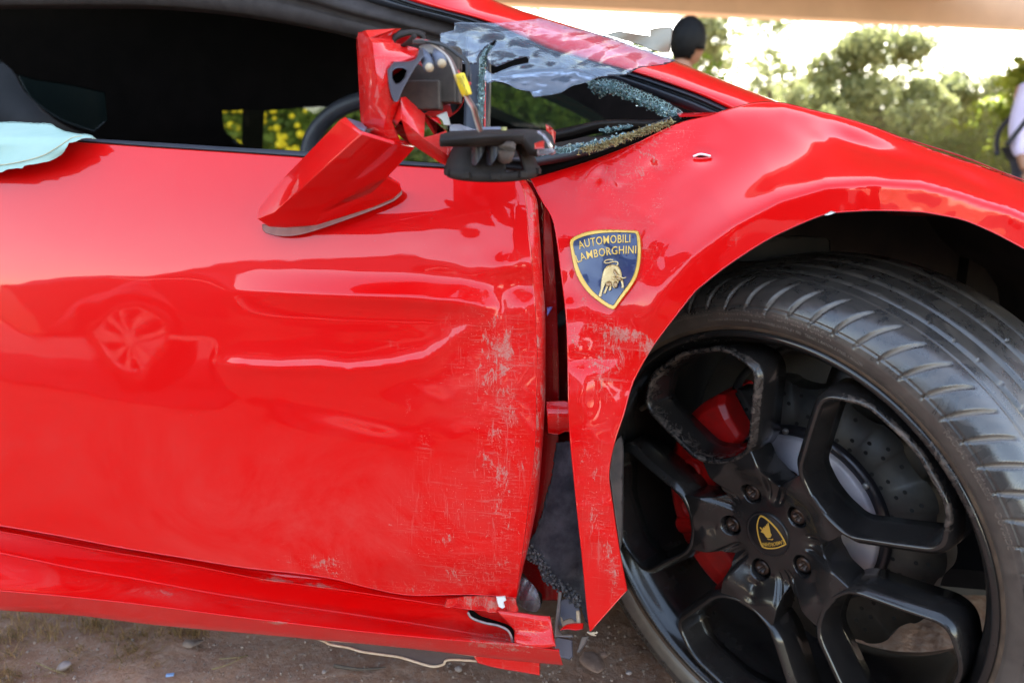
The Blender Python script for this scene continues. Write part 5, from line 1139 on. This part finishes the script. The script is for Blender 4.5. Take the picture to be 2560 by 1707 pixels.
# rim of the torn hole, long lower blade, inner bowl
blade = dict(a=(983, 300, -.150), b=(1001, 248, -.155), c=(1010, 245, -.14), d=(1060, 290, -.13), e=(1110, 330, -.125), f=(1126, 343, -.12), g=(1133, 377, -.125), h=(1138, 410, -.13), i=(1136, 421, -.125), j=(1100, 402, -.13), k=(1020, 350, -.145), l=(990, 325, -.15), m=(1060, 345, -.16), n=(1118, 386, -.150), o=(1005, 300, -.165))
K = list(blade); ix = {k: i for i, k in enumerate(K)}
shell('lower_blade', [blade[k] for k in K], fc_('abo', 'bcdmo', 'demn', 'efgn', 'ghn', 'almo'.replace('almo', 'aolk'), 'okm'.replace('okm', 'omk'), 'mkj', 'mjn', 'njih'), PAINT, mir, th=.004, bev=.003, seg=3, dustv=.9, dirtv=.36, angle=12)
TRI = [(985, 157), (1000, 156), (1025, 155), (1042, 146), (1050, 126), (1056, 122), (1060, 140), (1040, 165), (1022, 195), (1006, 225), (994, 254), (986, 254), (978, 235), (972, 205), (970, 175)]
panel('torn_bracket', TRI, lambda x, y: -.190 + .0006 * (y - 160) * .3, GREY_PLASTIC, mir, step=6, holes=[[(980, 178), (990, 171), (1008, 170), (1018, 176), (1012, 195), (1000, 208), (988, 210), (981, 198)]], th=.012)
panel('bracket_recess', [(976, 170), (1022, 168), (1016, 212), (982, 216)], -.170, INTERIOR, mir, step=10, th=.004)
def bowl(x, y): return -.085 - .05 * (np.clip(1 - ((x - 1075) / 90) ** 2 - ((y - 215) / 110) ** 2, 0, 1) * -1 + 1) * .8
panel('housing_inner', [(985, 255), (1000, 225), (1022, 190), (1045, 150), (1056, 122), (1080, 120), (1120, 130), (1138, 150), (1142, 190), (1152, 215), (1158, 250), (1140, 275), (1112, 300), (1075, 290), (1020, 290), (990, 300)], lambda x, y: -.105 + .035 * np.clip(1 - ((x - 1075) / 90) ** 2 - ((y - 205) / 100) ** 2, 0, 1), BLACK_PLASTIC, mir, step=8, th=.004, jag=.6)
panel('red_bowl', [(1060, 286), (1092, 266), (1120, 262), (1140, 215), (1155, 212), (1161, 240), (1150, 270), (1125, 292), (1105, 298), (1080, 292)], lambda x, y: -.118 + .03 * bump(x, y, 1110, 250, 60, 40), PAINT, mir, step=7, th=.003, dust=dirt_of([], 1.0), dirt=dirt_of([], .32))
boxes('motor_box', [(tuple(S(1050, 240, -.125)), (.040, .020, .026), -.1), (tuple(S(1075, 212, -.115)), (.052, .016, .034), -.15), (tuple(S(1112, 190, -.112)), (.030, .018, .050), -.1), (tuple(S(1125, 150, -.110)), (.022, .014, .020), 0)], simple_noise('dusty_motor', (.035, .027, .022), (.075, .058, .045), 40, .8, .0006), mir, .0015)
for (x0, y0, x1, y1) in ((1060, 134, 1073, 168), (1093, 130, 1104, 158)):
    c = tube('screw_boss', [S(x0, y0, -.165), S(x1, y1, -.185)], .0052, GREY_PLASTIC, mir, 16)
    tube('screw_tip', [S(x1, y1, -.185), S(x1 + 1, y1 + 2, -.188)], .0036, TAN, mir, 12)
shell('boss_plate', [(1048, 122, -.16), (1062, 112, -.165), (1098, 118, -.165), (1112, 124, -.16), (1100, 142, -.17), (1090, 150, -.17), (1080, 138, -.17), (1060, 140, -.17)], [(0, 1, 2, 3, 4, 5, 6, 7)], simple_noise('grey_bracket', (.14, .12, .11), (.2, .17, .15), 30, .6, .0003), mir, th=.006, bev=.001)
panel('red_tab', [(1047, 140), (1056, 140), (1060, 160), (1056, 167), (1046, 160), (1042, 155)], -.168, CHIPRED, mir, step=5, th=.003)
# torn round opening at the top
loft('torn_lip', [[(979, 92, -.128), (982, 86, -.130), (1000, 78, -.128), (1025, 74, -.12), (1048, 76, -.115), (1064, 82, -.11), (1062, 90, -.11)], [(981, 112, -.135), (984, 98, -.136), (1002, 88, -.134), (1026, 81, -.128), (1050, 86, -.122), (1062, 96, -.12), (1066, 103, -.12)]], BLACK_PLASTIC, mir, 24, th=.003)
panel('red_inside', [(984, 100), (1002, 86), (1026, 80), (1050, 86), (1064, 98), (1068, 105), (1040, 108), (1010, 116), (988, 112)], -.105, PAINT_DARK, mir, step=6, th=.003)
shell('torn_rubber', [(1000, 115, -.150), (1022, 98, -.160), (1032, 86, -.165), (1038, 88, -.165), (1042, 102, -.165), (1030, 112, -.160), (1012, 117, -.150)], [(0, 1, 2, 3, 4, 5, 6)], BLACK_PLASTIC, mir, th=.004, bev=.001)
panel('white_tab', [(1092, 290), (1110, 283), (1116, 281), (1122, 300), (1125, 313), (1110, 312), (1105, 300)], -.150, simple_noise('pale_tab', (.42, .42, .38), (.5, .5, .45), 30, .7, .0002), mir, step=5, th=.003)
panel('red_sliver', [(1074, 294), (1095, 294), (1104, 312), (1092, 306)], -.145, PAINT, mir, step=5, th=.003)
# wires
WBL = M('black_wire', (.012, .012, .012), .4); WBR = M('brown_wire', (.13, .07, .05), .5); WPK = M('pinkish_wire', (.45, .16, .13), .5); WRD = M('red_wire', (.5, .02, .02), .4); WWH = M('cream_wire', (.5, .4, .33), .5)
def wire(pts, r, mat): return tube('wire', [S(*p) for p in pts], r, mat, mir, 8)
wire([(1033, 108, -.165), (1060, 108, -.172), (1090, 107, -.175), (1112, 114, -.175), (1140, 132, -.175), (1165, 148, -.18), (1171, 165, -.18), (1174, 185, -.185), (1174, 205, -.185)], .0012, WBL)
wire([(1035, 104, -.166), (1062, 104, -.173), (1092, 110, -.177), (1118, 120, -.178), (1142, 137, -.178), (1163, 153, -.182), (1168, 170, -.185), (1168, 186, -.186), (1166, 200, -.186)], .0012, WBL)
wire([(1034, 103, -.165), (1055, 101, -.17), (1078, 107, -.172), (1100, 122, -.175), (1122, 142, -.180), (1136, 165, -.186), (1143, 184, -.19), (1150, 200, -.19)], .0012, WBR)
wire([(1034, 106, -.165), (1055, 104, -.17), (1075, 109, -.172), (1096, 122, -.175), (1117, 141, -.180), (1129, 163, -.186), (1137, 184, -.19), (1146, 205, -.19)], .0011, WWH)
wire([(1040, 100, -.165), (1056, 102, -.17), (1070, 104, -.172)], .0012, WRD)
wire([(1144, 178, -.188), (1152, 188, -.19), (1165, 205, -.19), (1176, 210, -.19), (1168, 214, -.19)], .0010, WRD)
wire([(1164, 238, -.19), (1174, 255, -.19), (1183, 270, -.19), (1191, 295, -.185), (1199, 322, -.18), (1202, 328, -.178)], .0013, WPK)
wire([(1167, 237, -.19), (1178, 255, -.19), (1188, 272, -.19), (1195, 297, -.185), (1202, 320, -.18), (1204, 328, -.178)], .0012, WBR)
wire([(1161, 238, -.19), (1171, 258, -.19), (1180, 272, -.19), (1187, 297, -.185), (1195, 324, -.18), (1199, 330, -.178)], .0010, WWH)
# yellow label folded round the wires
cr_, up_ = np.array([(1147, 214), (1152, 228), (1156, 240)]), None
lab = loft('wire_label', [[(1137, 187, -.188), (1144, 205, -.188), (1152, 226, -.188), (1160, 242, -.186)], [(1147, 185, -.196), (1155, 203, -.196), (1163, 222, -.196), (1169, 238, -.194)], [(1159, 184, -.192), (1165, 200, -.192), (1172, 218, -.192), (1177, 236, -.190)]], YELLOW, mir, 14, th=.0012, sub=5)
for s, (x0, y0, x1, y1), hgt in (('MEKRA', (1155, 190, 1161, 206), 3.6), ('120053999 L7CH', (1149, 191, 1167, 237), 3.4), ('LAT7LFY', (1143, 193, 1152, 213), 3.2)):
    if s == 'MEKRA': s = 'MEKL'
    px_text('label_print', s, [(x0, y0, 0), (x1, y1, 0)], hgt, 0, lambda x, y: -.1985 + 0 * x, INK, lab, .0002)
# motor ring hanging on the wires: plate, bowl with slots, bracket to the right
bk = BLACK_PLASTIC
shell('motor_plate', [(1098, 360, -.20), (1100, 343, -.19), (1122, 338, -.17), (1215, 334, -.15), (1313, 330, -.14), (1362, 332, -.13), (1378, 345, -.135), (1385, 372, -.14), (1345, 388, -.155), (1325, 384, -.16), (1308, 352, -.17), (1250, 351, -.185), (1170, 358, -.20)], [(0, 1, 2, 3, 4, 10, 11, 12), (4, 5, 6, 7, 8, 9, 10)], bk, mir, th=.007, bev=.0018, seg=2)
shell('plate_rim', [(1098, 347, -.205), (1216, 340, -.205), (1310, 334, -.18), (1310, 352, -.18), (1250, 352, -.19), (1170, 357, -.205), (1100, 361, -.205)], [(0, 1, 2, 3, 4, 5, 6)], bk, mir, th=.004, bev=.001)
shell('clear_wing', [(1124, 338, -.155), (1124, 312, -.155), (1150, 312, -.150), (1185, 324, -.15), (1200, 334, -.15)], [(0, 1, 2, 3, 4)], BAG, mir, th=.0025, bev=.0006)
shell('top_dome', [(1168, 336, -.15), (1200, 322, -.145), (1250, 321, -.14), (1272, 332, -.14), (1240, 342, -.17), (1190, 344, -.17)], [(0, 1, 2, 3, 4, 5)], GREY_PLASTIC, mir, th=.004, bev=.001)
tube('screw', [S(1260, 335, -.15), S(1260, 318, -.15)], .0028, simple_noise('brass_screw', (.28, .24, .08), (.4, .36, .14), 90, .4, 0, metal=.7), mir, 8)
Vv = []; cc = S(1229, 364, -.135); ax = np.array([1.0, -.18, -.02]); ax /= np.linalg.norm(ax)
prof_b = [(.0290, .004), (.0320, .000), (.0352, -.004), (.0378, -.009), (.0398, -.014), (.0412, -.0185), (.0428, -.0195), (.0428, -.0235), (.041, -.025), (.036, -.0255)]
nb = 96; Vv = [(cc[0] + r_ * math.cos(2 * math.pi * k / nb), cc[1] + .8 * r_ * math.sin(2 * math.pi * k / nb), cc[2] + z_ + .15 * r_ * math.sin(2 * math.pi * k / nb)) for r_, z_ in prof_b for k in range(nb)]
slots = lambda k, j: (j in (1, 2, 3, 4)) and ((k % nb) in list(range(77, 84)) + list(range(12, 22)) + list(range(36, 44)))
ff = [(j * nb + k, j * nb + (k + 1) % nb, (j + 1) * nb + (k + 1) % nb, (j + 1) * nb + k) for j in range(len(prof_b) - 1) for k in range(nb) if not slots(k, j)]
bo = mesh('motor_bowl', Vv, ff, bk, mir); solid(bo, .003, 0)
boxes('bowl_clip', [((cc[0] + .0432 * math.cos(a_), cc[1] + .8 * .0432 * math.sin(a_), cc[2] - .021 + .15 * .0432 * math.sin(a_)), (.008, .006, .0055), a_ + 1.57) for a_ in (3.6, 4.2, 4.8, 5.4, 6.0)], bk, mir, .0008)
tube('motor_boss', [S(1266, 352, -.17), S(1264, 378, -.175), S(1262, 394, -.17)], .009, MUDPLASTIC, mir, 14, r2=.007)
for x0 in (1180, 1218):
    panel('bowl_vane', [(x0, 366), (x0 + 34, 366), (x0 + 24, 392), (x0 + 10, 414), (x0 - 2, 412)], lambda x, y: -.171 - .012 * np.sin((x - x0 + 4) / 42 * 3.1), SEAL, mir, step=8, th=.003)
shell('side_bracket', [(1345, 372, -.17), (1388, 373, -.17), (1388, 384, -.17), (1345, 389, -.17)], [(0, 1, 2, 3)], BAG, mir, th=.012, bev=.001)
panel('lens_chip', [(1337, 359), (1357, 352), (1360, 354), (1360, 371), (1337, 372)], -.18, CHIPRED, mir, step=5, th=.003)
panel('lens_shard', [(1364, 311), (1376, 318), (1389, 331), (1387, 350), (1385, 370), (1379, 369), (1368, 335), (1366, 325)], lambda x, y: -.10 + .002 * np.sin(x / 2.0), CHIPRED, mir, step=4, th=.003)
loft('clear_strip', [[(1340, 330, -.165), (1358, 345, -.17), (1370, 365, -.17), (1378, 388, -.165)], [(1350, 328, -.155), (1366, 342, -.16), (1378, 362, -.16), (1385, 386, -.155)]], BAG, mir, 16, th=.0008)

# ================================================================== FILM, TAPE, CLOTH
film_out = [(1100, 85), (1135, 76), (1136, 58), (1150, 56), (1240, 58), (1330, 50), (1352, 48), (1420, 68), (1480, 82), (1540, 98), (1600, 118), (1660, 140), (1690, 152), (1660, 162), (1600, 170), (1583, 178), (1565, 188), (1500, 194), (1465, 207), (1430, 216), (1404, 232), (1380, 238), (1334, 245), (1326, 230), (1290, 222), (1268, 210), (1240, 204), (1222, 200), (1226, 186), (1240, 182), (1285, 168), (1300, 160), (1282, 156), (1278, 152), (1316, 150), (1325, 130), (1322, 148), (1322, 172), (1308, 178), (1260, 188), (1228, 196), (1212, 210), (1208, 190), (1222, 170), (1206, 150), (1196, 166), (1180, 164), (1140, 160), (1110, 156), (1101, 130)]
film_out = [(1100, 85), (1135, 76), (1136, 58), (1150, 56), (1240, 58), (1330, 50), (1352, 48), (1420, 68), (1480, 82), (1540, 98), (1600, 118), (1660, 140), (1690, 152), (1660, 162), (1600, 170), (1583, 178), (1565, 188), (1500, 194), (1465, 207), (1430, 216), (1404, 232), (1380, 238), (1334, 245), (1326, 230), (1290, 222), (1268, 210), (1240, 204), (1220, 210), (1208, 196), (1214, 174), (1232, 186), (1282, 166), (1320, 158), (1322, 150), (1316, 143), (1288, 150), (1240, 168), (1222, 160), (1216, 140), (1238, 108), (1240, 100), (1212, 122), (1196, 140), (1192, 162), (1150, 160), (1110, 156), (1101, 130)]
def d_film(x, y):
    b = np.interp(x, [1100, 1400, 1700], [.185, .165, .12]) - .02
    n = np.array([mnoise.fractal(Vector((a_ * .010, c_ * .016, 9)), .9, 2.1, 3) for a_, c_ in zip(np.ravel(x), np.ravel(y))]).reshape(np.shape(x))
    return b + .0035 * n - .03 * sst(170, 245, y) * sst(1200, 1300, x) * (1 - sst(1420, 1560, x))
o = panel('plastic_film', film_out, d_film, FILM, None, step=5, bstep=4, edge=False, inset=0)
solid(o, .0006); tag(o, 'torn clear plastic film taped over the broken front quarter window and the red pillar', 'plastic film')
TAPE = [(1513, 88), (1528, 84), (1548, 80), (1600, 88), (1626, 91), (1625, 76), (1640, 72), (1678, 69), (1680, 80), (1677, 105), (1673, 131), (1655, 131), (1645, 128), (1620, 122), (1600, 112)]
o = panel('masking_tape', TAPE, lambda x, y: .50 + .006 * np.sin(x / 23.0 + y / 14.0), PAPER, None, step=7, th=.0015, jag=.5); tag(o, 'torn grey masking tape standing up behind the red roof pillar, beside dark hair', 'tape')
cl_out = [(-200, 300), (-60, 306), (0, 307), (30, 306), (80, 309), (125, 311), (145, 322), (165, 330), (199, 336), (220, 337), (230, 341), (240, 348), (222, 346), (205, 347), (190, 354), (172, 358), (165, 370), (155, 385), (130, 400), (105, 407), (80, 411), (60, 415), (56, 421), (40, 421), (18, 424), (0, 432), (-200, 440)]
def d_cloth(x, y):
    fold = np.interp(y, [300, 345, 360, 440], [.10, -.014, -.022, -.030]) + .011 * np.sin((x * .9 + y * 1.6) / 17.0 + 1.2 * np.sin(x / 41.0)) * sst(100, 230, x) + .0035 * np.sin(x / 37.0 + y / 19.0)
    return np.array([dD_(a_, b_) for a_, b_ in zip(np.ravel(x), np.ravel(np.maximum(y, 350)))]).reshape(np.shape(x)) + fold
_dd = lambda a_, b_: 0
def dD_(a_, b_): return float(prof(DT, b_))
cl = panel('cloth', cl_out, d_cloth, CLOTH, None, step=6, bstep=5, th=.003, jag=.5); tag(cl, 'pale blue cloth draped over the window ledge of the red door', 'cloth')
tube('stitched_hem', [S(x, y, float(d_cloth(np.array([float(x)]), np.array([float(y)]))[0]) - .002) for x, y in [(-80, 418), (0, 413), (55, 404), (110, 388), (150, 364), (178, 346), (205, 340)]], .0006, simple_noise('hem_thread', (.45, .38, .22), (.5, .45, .3), 400, .9, 0), cl, 5)

# ================================================================== GROUND CLUTTER
STONE = simple_noise('brown_stone', (.19, .11, .08), (.30, .19, .14), 60, .9, .002)
STONEL = simple_noise('pale_stone', (.26, .20, .18), (.36, .30, .28), 90, .8, .001)
def stone(px, py, size, label, mat, flat=.6, seed=0, cat='stone', name='stone', grp=None, asp=1.0):
    g = G(px, py, .006); bm = bmesh.new(); bmesh.ops.create_icosphere(bm, subdivisions=3, radius=1)
    for v in bm.verts:
        q = v.co.copy(); k = 1 + .28 * mnoise.noise(q * 1.3 + Vector((seed * 7.1, 0, 0))) + .10 * mnoise.noise(q * 4 + Vector((seed, 3, 0)))
        v.co = Vector((q.x * asp, q.y, q.z * flat)) * k * size
    me = bpy.data.meshes.new(name); bm.to_mesh(me); bm.free(); me.materials.append(mat); me.polygons.foreach_set('use_smooth', [True] * len(me.polygons))
    o = bpy.data.objects.new(name, me); link(o); o.location = (g[0], g[1], g[2] + size * flat * .4); o.rotation_euler = (0, 0, seed); tag(o, label, cat, grp)
for a_ in [(1692, 1689, .0085, 'rounded pinkish stone against the lower left edge of the tyre', STONE, .9, 1), (1480, 1655, .018, 'flat brown stone on the dirt below the tip of the red fender', STONE, .22, 2, 'stone', 'stone', None, 1.5), (1509, 1638, .0065, 'small dark stone just behind the flat brown stone', STONE, .7, 3),
           (1146, 1674, .0055, 'small pale angular pebble under the hanging brown underlay', STONEL, .8, 4, 'pebble', 'pebble'), (1572, 1682, .0045, 'whitish pebble on the dirt between the sill end and the tyre', STONEL, .6, 5, 'pebble', 'pebble'), (810, 1680, .0035, 'small white pebble on the dirt left of the torn underlay', STONEL, .8, 6, 'pebble', 'pebble'),
           (160, 1665, .010, 'pale grey lump of stone among the grass at lower left', STONEL, .5, 7)]: stone(*a_)
g = G(425, 1686, .008); o = boxes('glass_chip', [((g[0], g[1], g[2]), (.012, .006, .003), .2)], M('blue_white_chip', (.25, .38, .62), .2), None, .0008); tag(o, 'blue and white chip lying on the dirt at lower left', 'chip')
def twig(p, label, r=.0012, mat=BARK):
    o = tube('twig', [G(x, y, .008 + .003 * math.sin(i * 2.1)) for i, (x, y) in enumerate(p)], r, mat, None, 6, r2=r * .5); tag(o, label, 'twig')
twig([(835, 1663), (900, 1672), (965, 1668)], 'thick brown twig under the torn brown underlay', .003)
twig([(530, 1672), (570, 1660), (618, 1636)], 'thin straw coloured twig on the dirt below the sill', .001, DEB)
twig([(548, 1646), (590, 1643), (620, 1638)], 'second straw coloured twig crossing the first on the dirt', .0009, DEB)
twig([(90, 1655), (130, 1672), (165, 1684)], 'pale grass stalk lying on the dirt at lower left', .001, DEB)
# gravel grains
V = []; f = []
ico = bmesh.new(); bmesh.ops.create_icosphere(ico, subdivisions=1, radius=1); iv = np.array([v.co[:] for v in ico.verts]); fi = [tuple(v.index for v in q.verts) for q in ico.faces]; ico.free()
for i in range(2600):
    px = rng.uniform(-60, 1800); py = rng.uniform(1560, 1730); g = G(px, py, .004); s_ = .0006 + .0022 * rng.uniform(0, 1) ** 4; b = len(V)
    q = iv * (s_ * rng.uniform(.6, 1.3, 3)) * rng.uniform(.85, 1.15, (len(iv), 1)) + g; V += q.tolist(); f += [tuple(b + k for k in t) for t in fi]
o = mesh('gravel', V, f, simple_noise('gravel_grains', (.16, .10, .075), (.40, .30, .24), 150, .9, 0), None); tag(o, 'fine grit and sand grains scattered on the dirt', kind='stuff')
# dry grass under the sill at the left
GRASS = leaf_mat('dry_grass', (.14, .11, .04), (.40, .24, .11)); V = []; f = []
def blade_(base, h, lean, w):
    a = rng.uniform(0, 6.28); dx, dy = math.cos(a), math.sin(a); b = len(V)
    for k in range(4):
        t = k / 3; x = base[0] + dx * lean * t * t; y = base[1] + dy * lean * t * t; z = base[2] + h * t * (1 - .35 * t * lean / max(h, .001) * .5); ww = w * (1 - t * .85)
        V.append((x - dy * ww, y + dx * ww, z)); V.append((x + dy * ww, y - dx * ww, z))
    for k in range(3): f.append((b + 2 * k, b + 2 * k + 1, b + 2 * k + 3, b + 2 * k + 2))
tufts = [(rng.uniform(-100, 560), rng.uniform(1540, 1600)) for _ in range(34)] + [(rng.uniform(-80, 420), rng.uniform(1600, 1690)) for _ in range(13)] + [(30, 1690), (10, 1700), (350, 1640), (310, 1650)]
for tx, ty in tufts:
    for k in range(34):
        g = G(tx + rng.normal() * 22, ty + rng.normal() * 7, .002); blade_(g, rng.uniform(.006, .035) * (1.0 if ty < 1605 else .55), rng.uniform(.006, .04), rng.uniform(.0005, .0011))
o = mesh('grass', V, f, GRASS, None, smooth=False); tag(o, 'dry yellow green grass tufts under the sill at the lower left', kind='stuff')
LEAFD = simple_noise('dead_leaf', (.22, .15, .11), (.3, .22, .16), 50, .8, .0005)
g = G(480, 1605, .012); V = [(g[0] + .016 * math.cos(t) * (1 + .25 * math.cos(3 * t)), g[1] + .011 * math.sin(t), g[2] + .003 * math.cos(2 * t)) for t in np.linspace(0, 6.28, 14, endpoint=False)]
o = mesh('dead_leaf', V, [tuple(range(14))], LEAFD); solid(o, .0006); tag(o, 'dry brown leaf beside the grass under the sill', 'leaf')

# ================================================================== BEHIND THE CAMERA (seen only as reflections)
DK = M('dark_car_paint', (.020, .020, .024), .35, 0, .5, 1, .04); SILV = M('silver_alloy', (.85, .85, .86), .3, .2)
suv = empty('parked_car', (-2.4, -2.8, 0), label='dark parked estate car with silver wheels that mirrors in the red door', cat='car')
SX0, SX1, SY = -4.95, -.2, -1.80
outl = [(SX0, .45), (SX0 - .02, .9), (SX0 + .12, 1.12), (SX0 + 1.15, 1.22), (SX0 + 1.85, 1.55), (SX0 + 3.6, 1.58), (SX1 - .25, 1.15), (SX1, .95), (SX1 + .02, .45), (SX1 - .5, .28)]
def arch(cx, n=12): return [(cx + .43 * math.cos(math.pi * k / n), .34 + .43 * math.sin(math.pi * k / n)) for k in range(n + 1)]
body = outl + [(x, z if z > .30 else .26) for x, z in arch(SX1 - .95)] + [(x, z) for x, z in arch(-3.72)] + [(SX0 + .5, .28)]
n = len(body); V = []
for yy, ins in ((SY, 0), (SY - 1.75, 0)): V += [(x, yy - (.16 if (z > 1.1) else 0) * (1 if yy == SY else -1), z) for x, z in body]
me_o = mesh('body', V, [tuple(range(n)), tuple(range(n, 2 * n))[::-1]] + [(i, n + i, n + (i + 1) % n, (i + 1) % n) for i in range(n)], DK, suv, smooth=False); solid(me_o, 0, .03, 3)
panel_win = [(SX0 + 1.35, 1.13), (SX0 + 1.95, 1.48), (SX0 + 3.5, 1.50), (SX1 - .5, 1.14)]
V = [(x, SY - .02 - (z - 1.1) * .3, z) for x, z in panel_win]; o = mesh('side_window', V, [(0, 1, 2, 3)], M('suv_glass', (.01, .012, .013), .05, 0, .8), suv, smooth=False); solid(o, .01)
boxes('chrome_strip', [((-2.6, SY + .012, 1.10), (2.6, .02, .03), 0), ((-2.3, SY + .012, .36), (2.2, .03, .05), 0)], SILV, suv, .005)
boxes('door_handle', [((-2.7, SY + .02, .92), (.2, .03, .03), 0), ((-1.7, SY + .02, .93), (.2, .03, .03), 0)], SILV, suv, .005)
for cx in (-3.72, SX1 - .95):
    w = empty('wheel', (cx, SY - .1, .34), suv); T = []
    n = 60; pr = [(.23, .0), (.26, .09), (.31, .10), (.345, .06), (.35, 0), (.345, -.12), (.24, -.14)]
    V = [(cx + r_ * math.cos(2 * math.pi * k / n), SY - .1 + y_, .34 + r_ * math.sin(2 * math.pi * k / n)) for r_, y_ in pr for k in range(n)]
    mesh('tyre', V, [(j * n + k, j * n + (k + 1) % n, (j + 1) * n + (k + 1) % n, (j + 1) * n + k) for j in range(len(pr) - 1) for k in range(n)], TYRE, w)
    pr = [(.262, .085), (.254, .094), (.244, .08), (.24, .0)]
    V = [(cx + r_ * math.cos(2 * math.pi * k / n), SY - .1 + y_, .34 + r_ * math.sin(2 * math.pi * k / n)) for r_, y_ in pr for k in range(n)]
    mesh('rim', V, [(j * n + k, j * n + (k + 1) % n, (j + 1) * n + (k + 1) % n, (j + 1) * n + k) for j in range(len(pr) - 1) for k in range(n)], SILV, w)
    for k in range(9):
        a_ = 2 * math.pi * k / 9 + .3; da = .13; V = []
        for r_, d_, y_ in ((.03, .30, .075), (.250, .10, .082)):
            for sgn in (-1, 1):
                for dy in (0, -.03): V.append((cx + r_ * math.cos(a_ + sgn * d_), SY - .1 + y_ + dy, .34 + r_ * math.sin(a_ + sgn * d_)))
        mesh('spoke', V, [(0, 4, 6, 2), (1, 3, 7, 5), (0, 1, 5, 4), (2, 6, 7, 3)], SILV, w, smooth=False)
    boxes('hub', [((cx, SY - .03, .34), (.09, .03, .09), 0)], SILV, w, .01)
# the photographer, bent behind the lens
DKC = M('dark_clothes', (.02, .02, .024), .9)
def crouch():
    t = empty('person', (.18, -.55, 0), label='photographer in dark clothes bending behind the camera, mirrored in the red fender', cat='person')
    J = [(.22, -.75, .62), (.20, -.66, .82), (.15, -.52, 1.00), (.08, -.40, 1.08), (.04, -.33, 1.02)]
    E_ = [(0, 1), (1, 2), (2, 3), (3, 4)]; Rr = [(.17, .13), (.16, .13), (.19, .13), (.06, .06), (.06, .06)]
    for sd in (-1, 1):
        b = len(J); J += [(.15 + .19 * sd, -.50, 1.0), (.12 + .26 * sd, -.36, .80), (.02 + .09 * sd, -.16, .80)]; E_ += [(2, b), (b, b + 1), (b + 1, b + 2)]; Rr += [.075, .055, .04]
        b = len(J); J += [(.22 + .11 * sd, -.74, .55), (.22 + .17 * sd, -.42, .40), (.22 + .16 * sd, -.72, .06), (.22 + .17 * sd, -.56, .03)]; E_ += [(0, b), (b, b + 1), (b + 1, b + 2), (b + 2, b + 3)]; Rr += [.10, .075, .05, .045]
    skin_body('clothed_body', J, E_, Rr, DKC, t)
    bm = bmesh.new(); bmesh.ops.create_icosphere(bm, subdivisions=3, radius=1)
    for v in bm.verts: v.co = Vector((v.co.x * .08 + .02, v.co.y * .10 - .27, v.co.z * .12 + .90)) - t.location
    me = bpy.data.meshes.new('head'); bm.to_mesh(me); bm.free(); me.materials.append(SKIN); hd = bpy.data.objects.new('head', me); link(hd, t)
    bm = bmesh.new(); bmesh.ops.create_icosphere(bm, subdivisions=3, radius=1)
    for v in bm.verts: v.co = Vector((v.co.x * .088 + .02, v.co.y * .10 - .29, v.co.z * .12 + .925)) - t.location
    me = bpy.data.meshes.new('hair'); bm.to_mesh(me); bm.free(); me.materials.append(HAIR); link(bpy.data.objects.new('hair', me), hd)
    for sd in (-1, 1):
        hj = [(.02 + .085 * sd, -.15, .80), (.02 + .075 * sd, -.11, .79)]; he = [(0, 1)]; hr = [.03, .032]
        for q in range(4):
            b = len(hj); hj += [(.02 + .07 * sd, -.085, .805 - .016 * q), (.02 + .05 * sd, -.07, .80 - .016 * q)]; he += [(1, b), (b, b + 1)]; hr += [.009, .008]
        b = len(hj); hj += [(.02 + .06 * sd, -.12, .74), (.02 + .045 * sd, -.10, .735)]; he += [(0, b), (b, b + 1)]; hr += [.011, .009]
        skin_body('hand', hj, he, hr, SKIN, t, 1)
crouch()
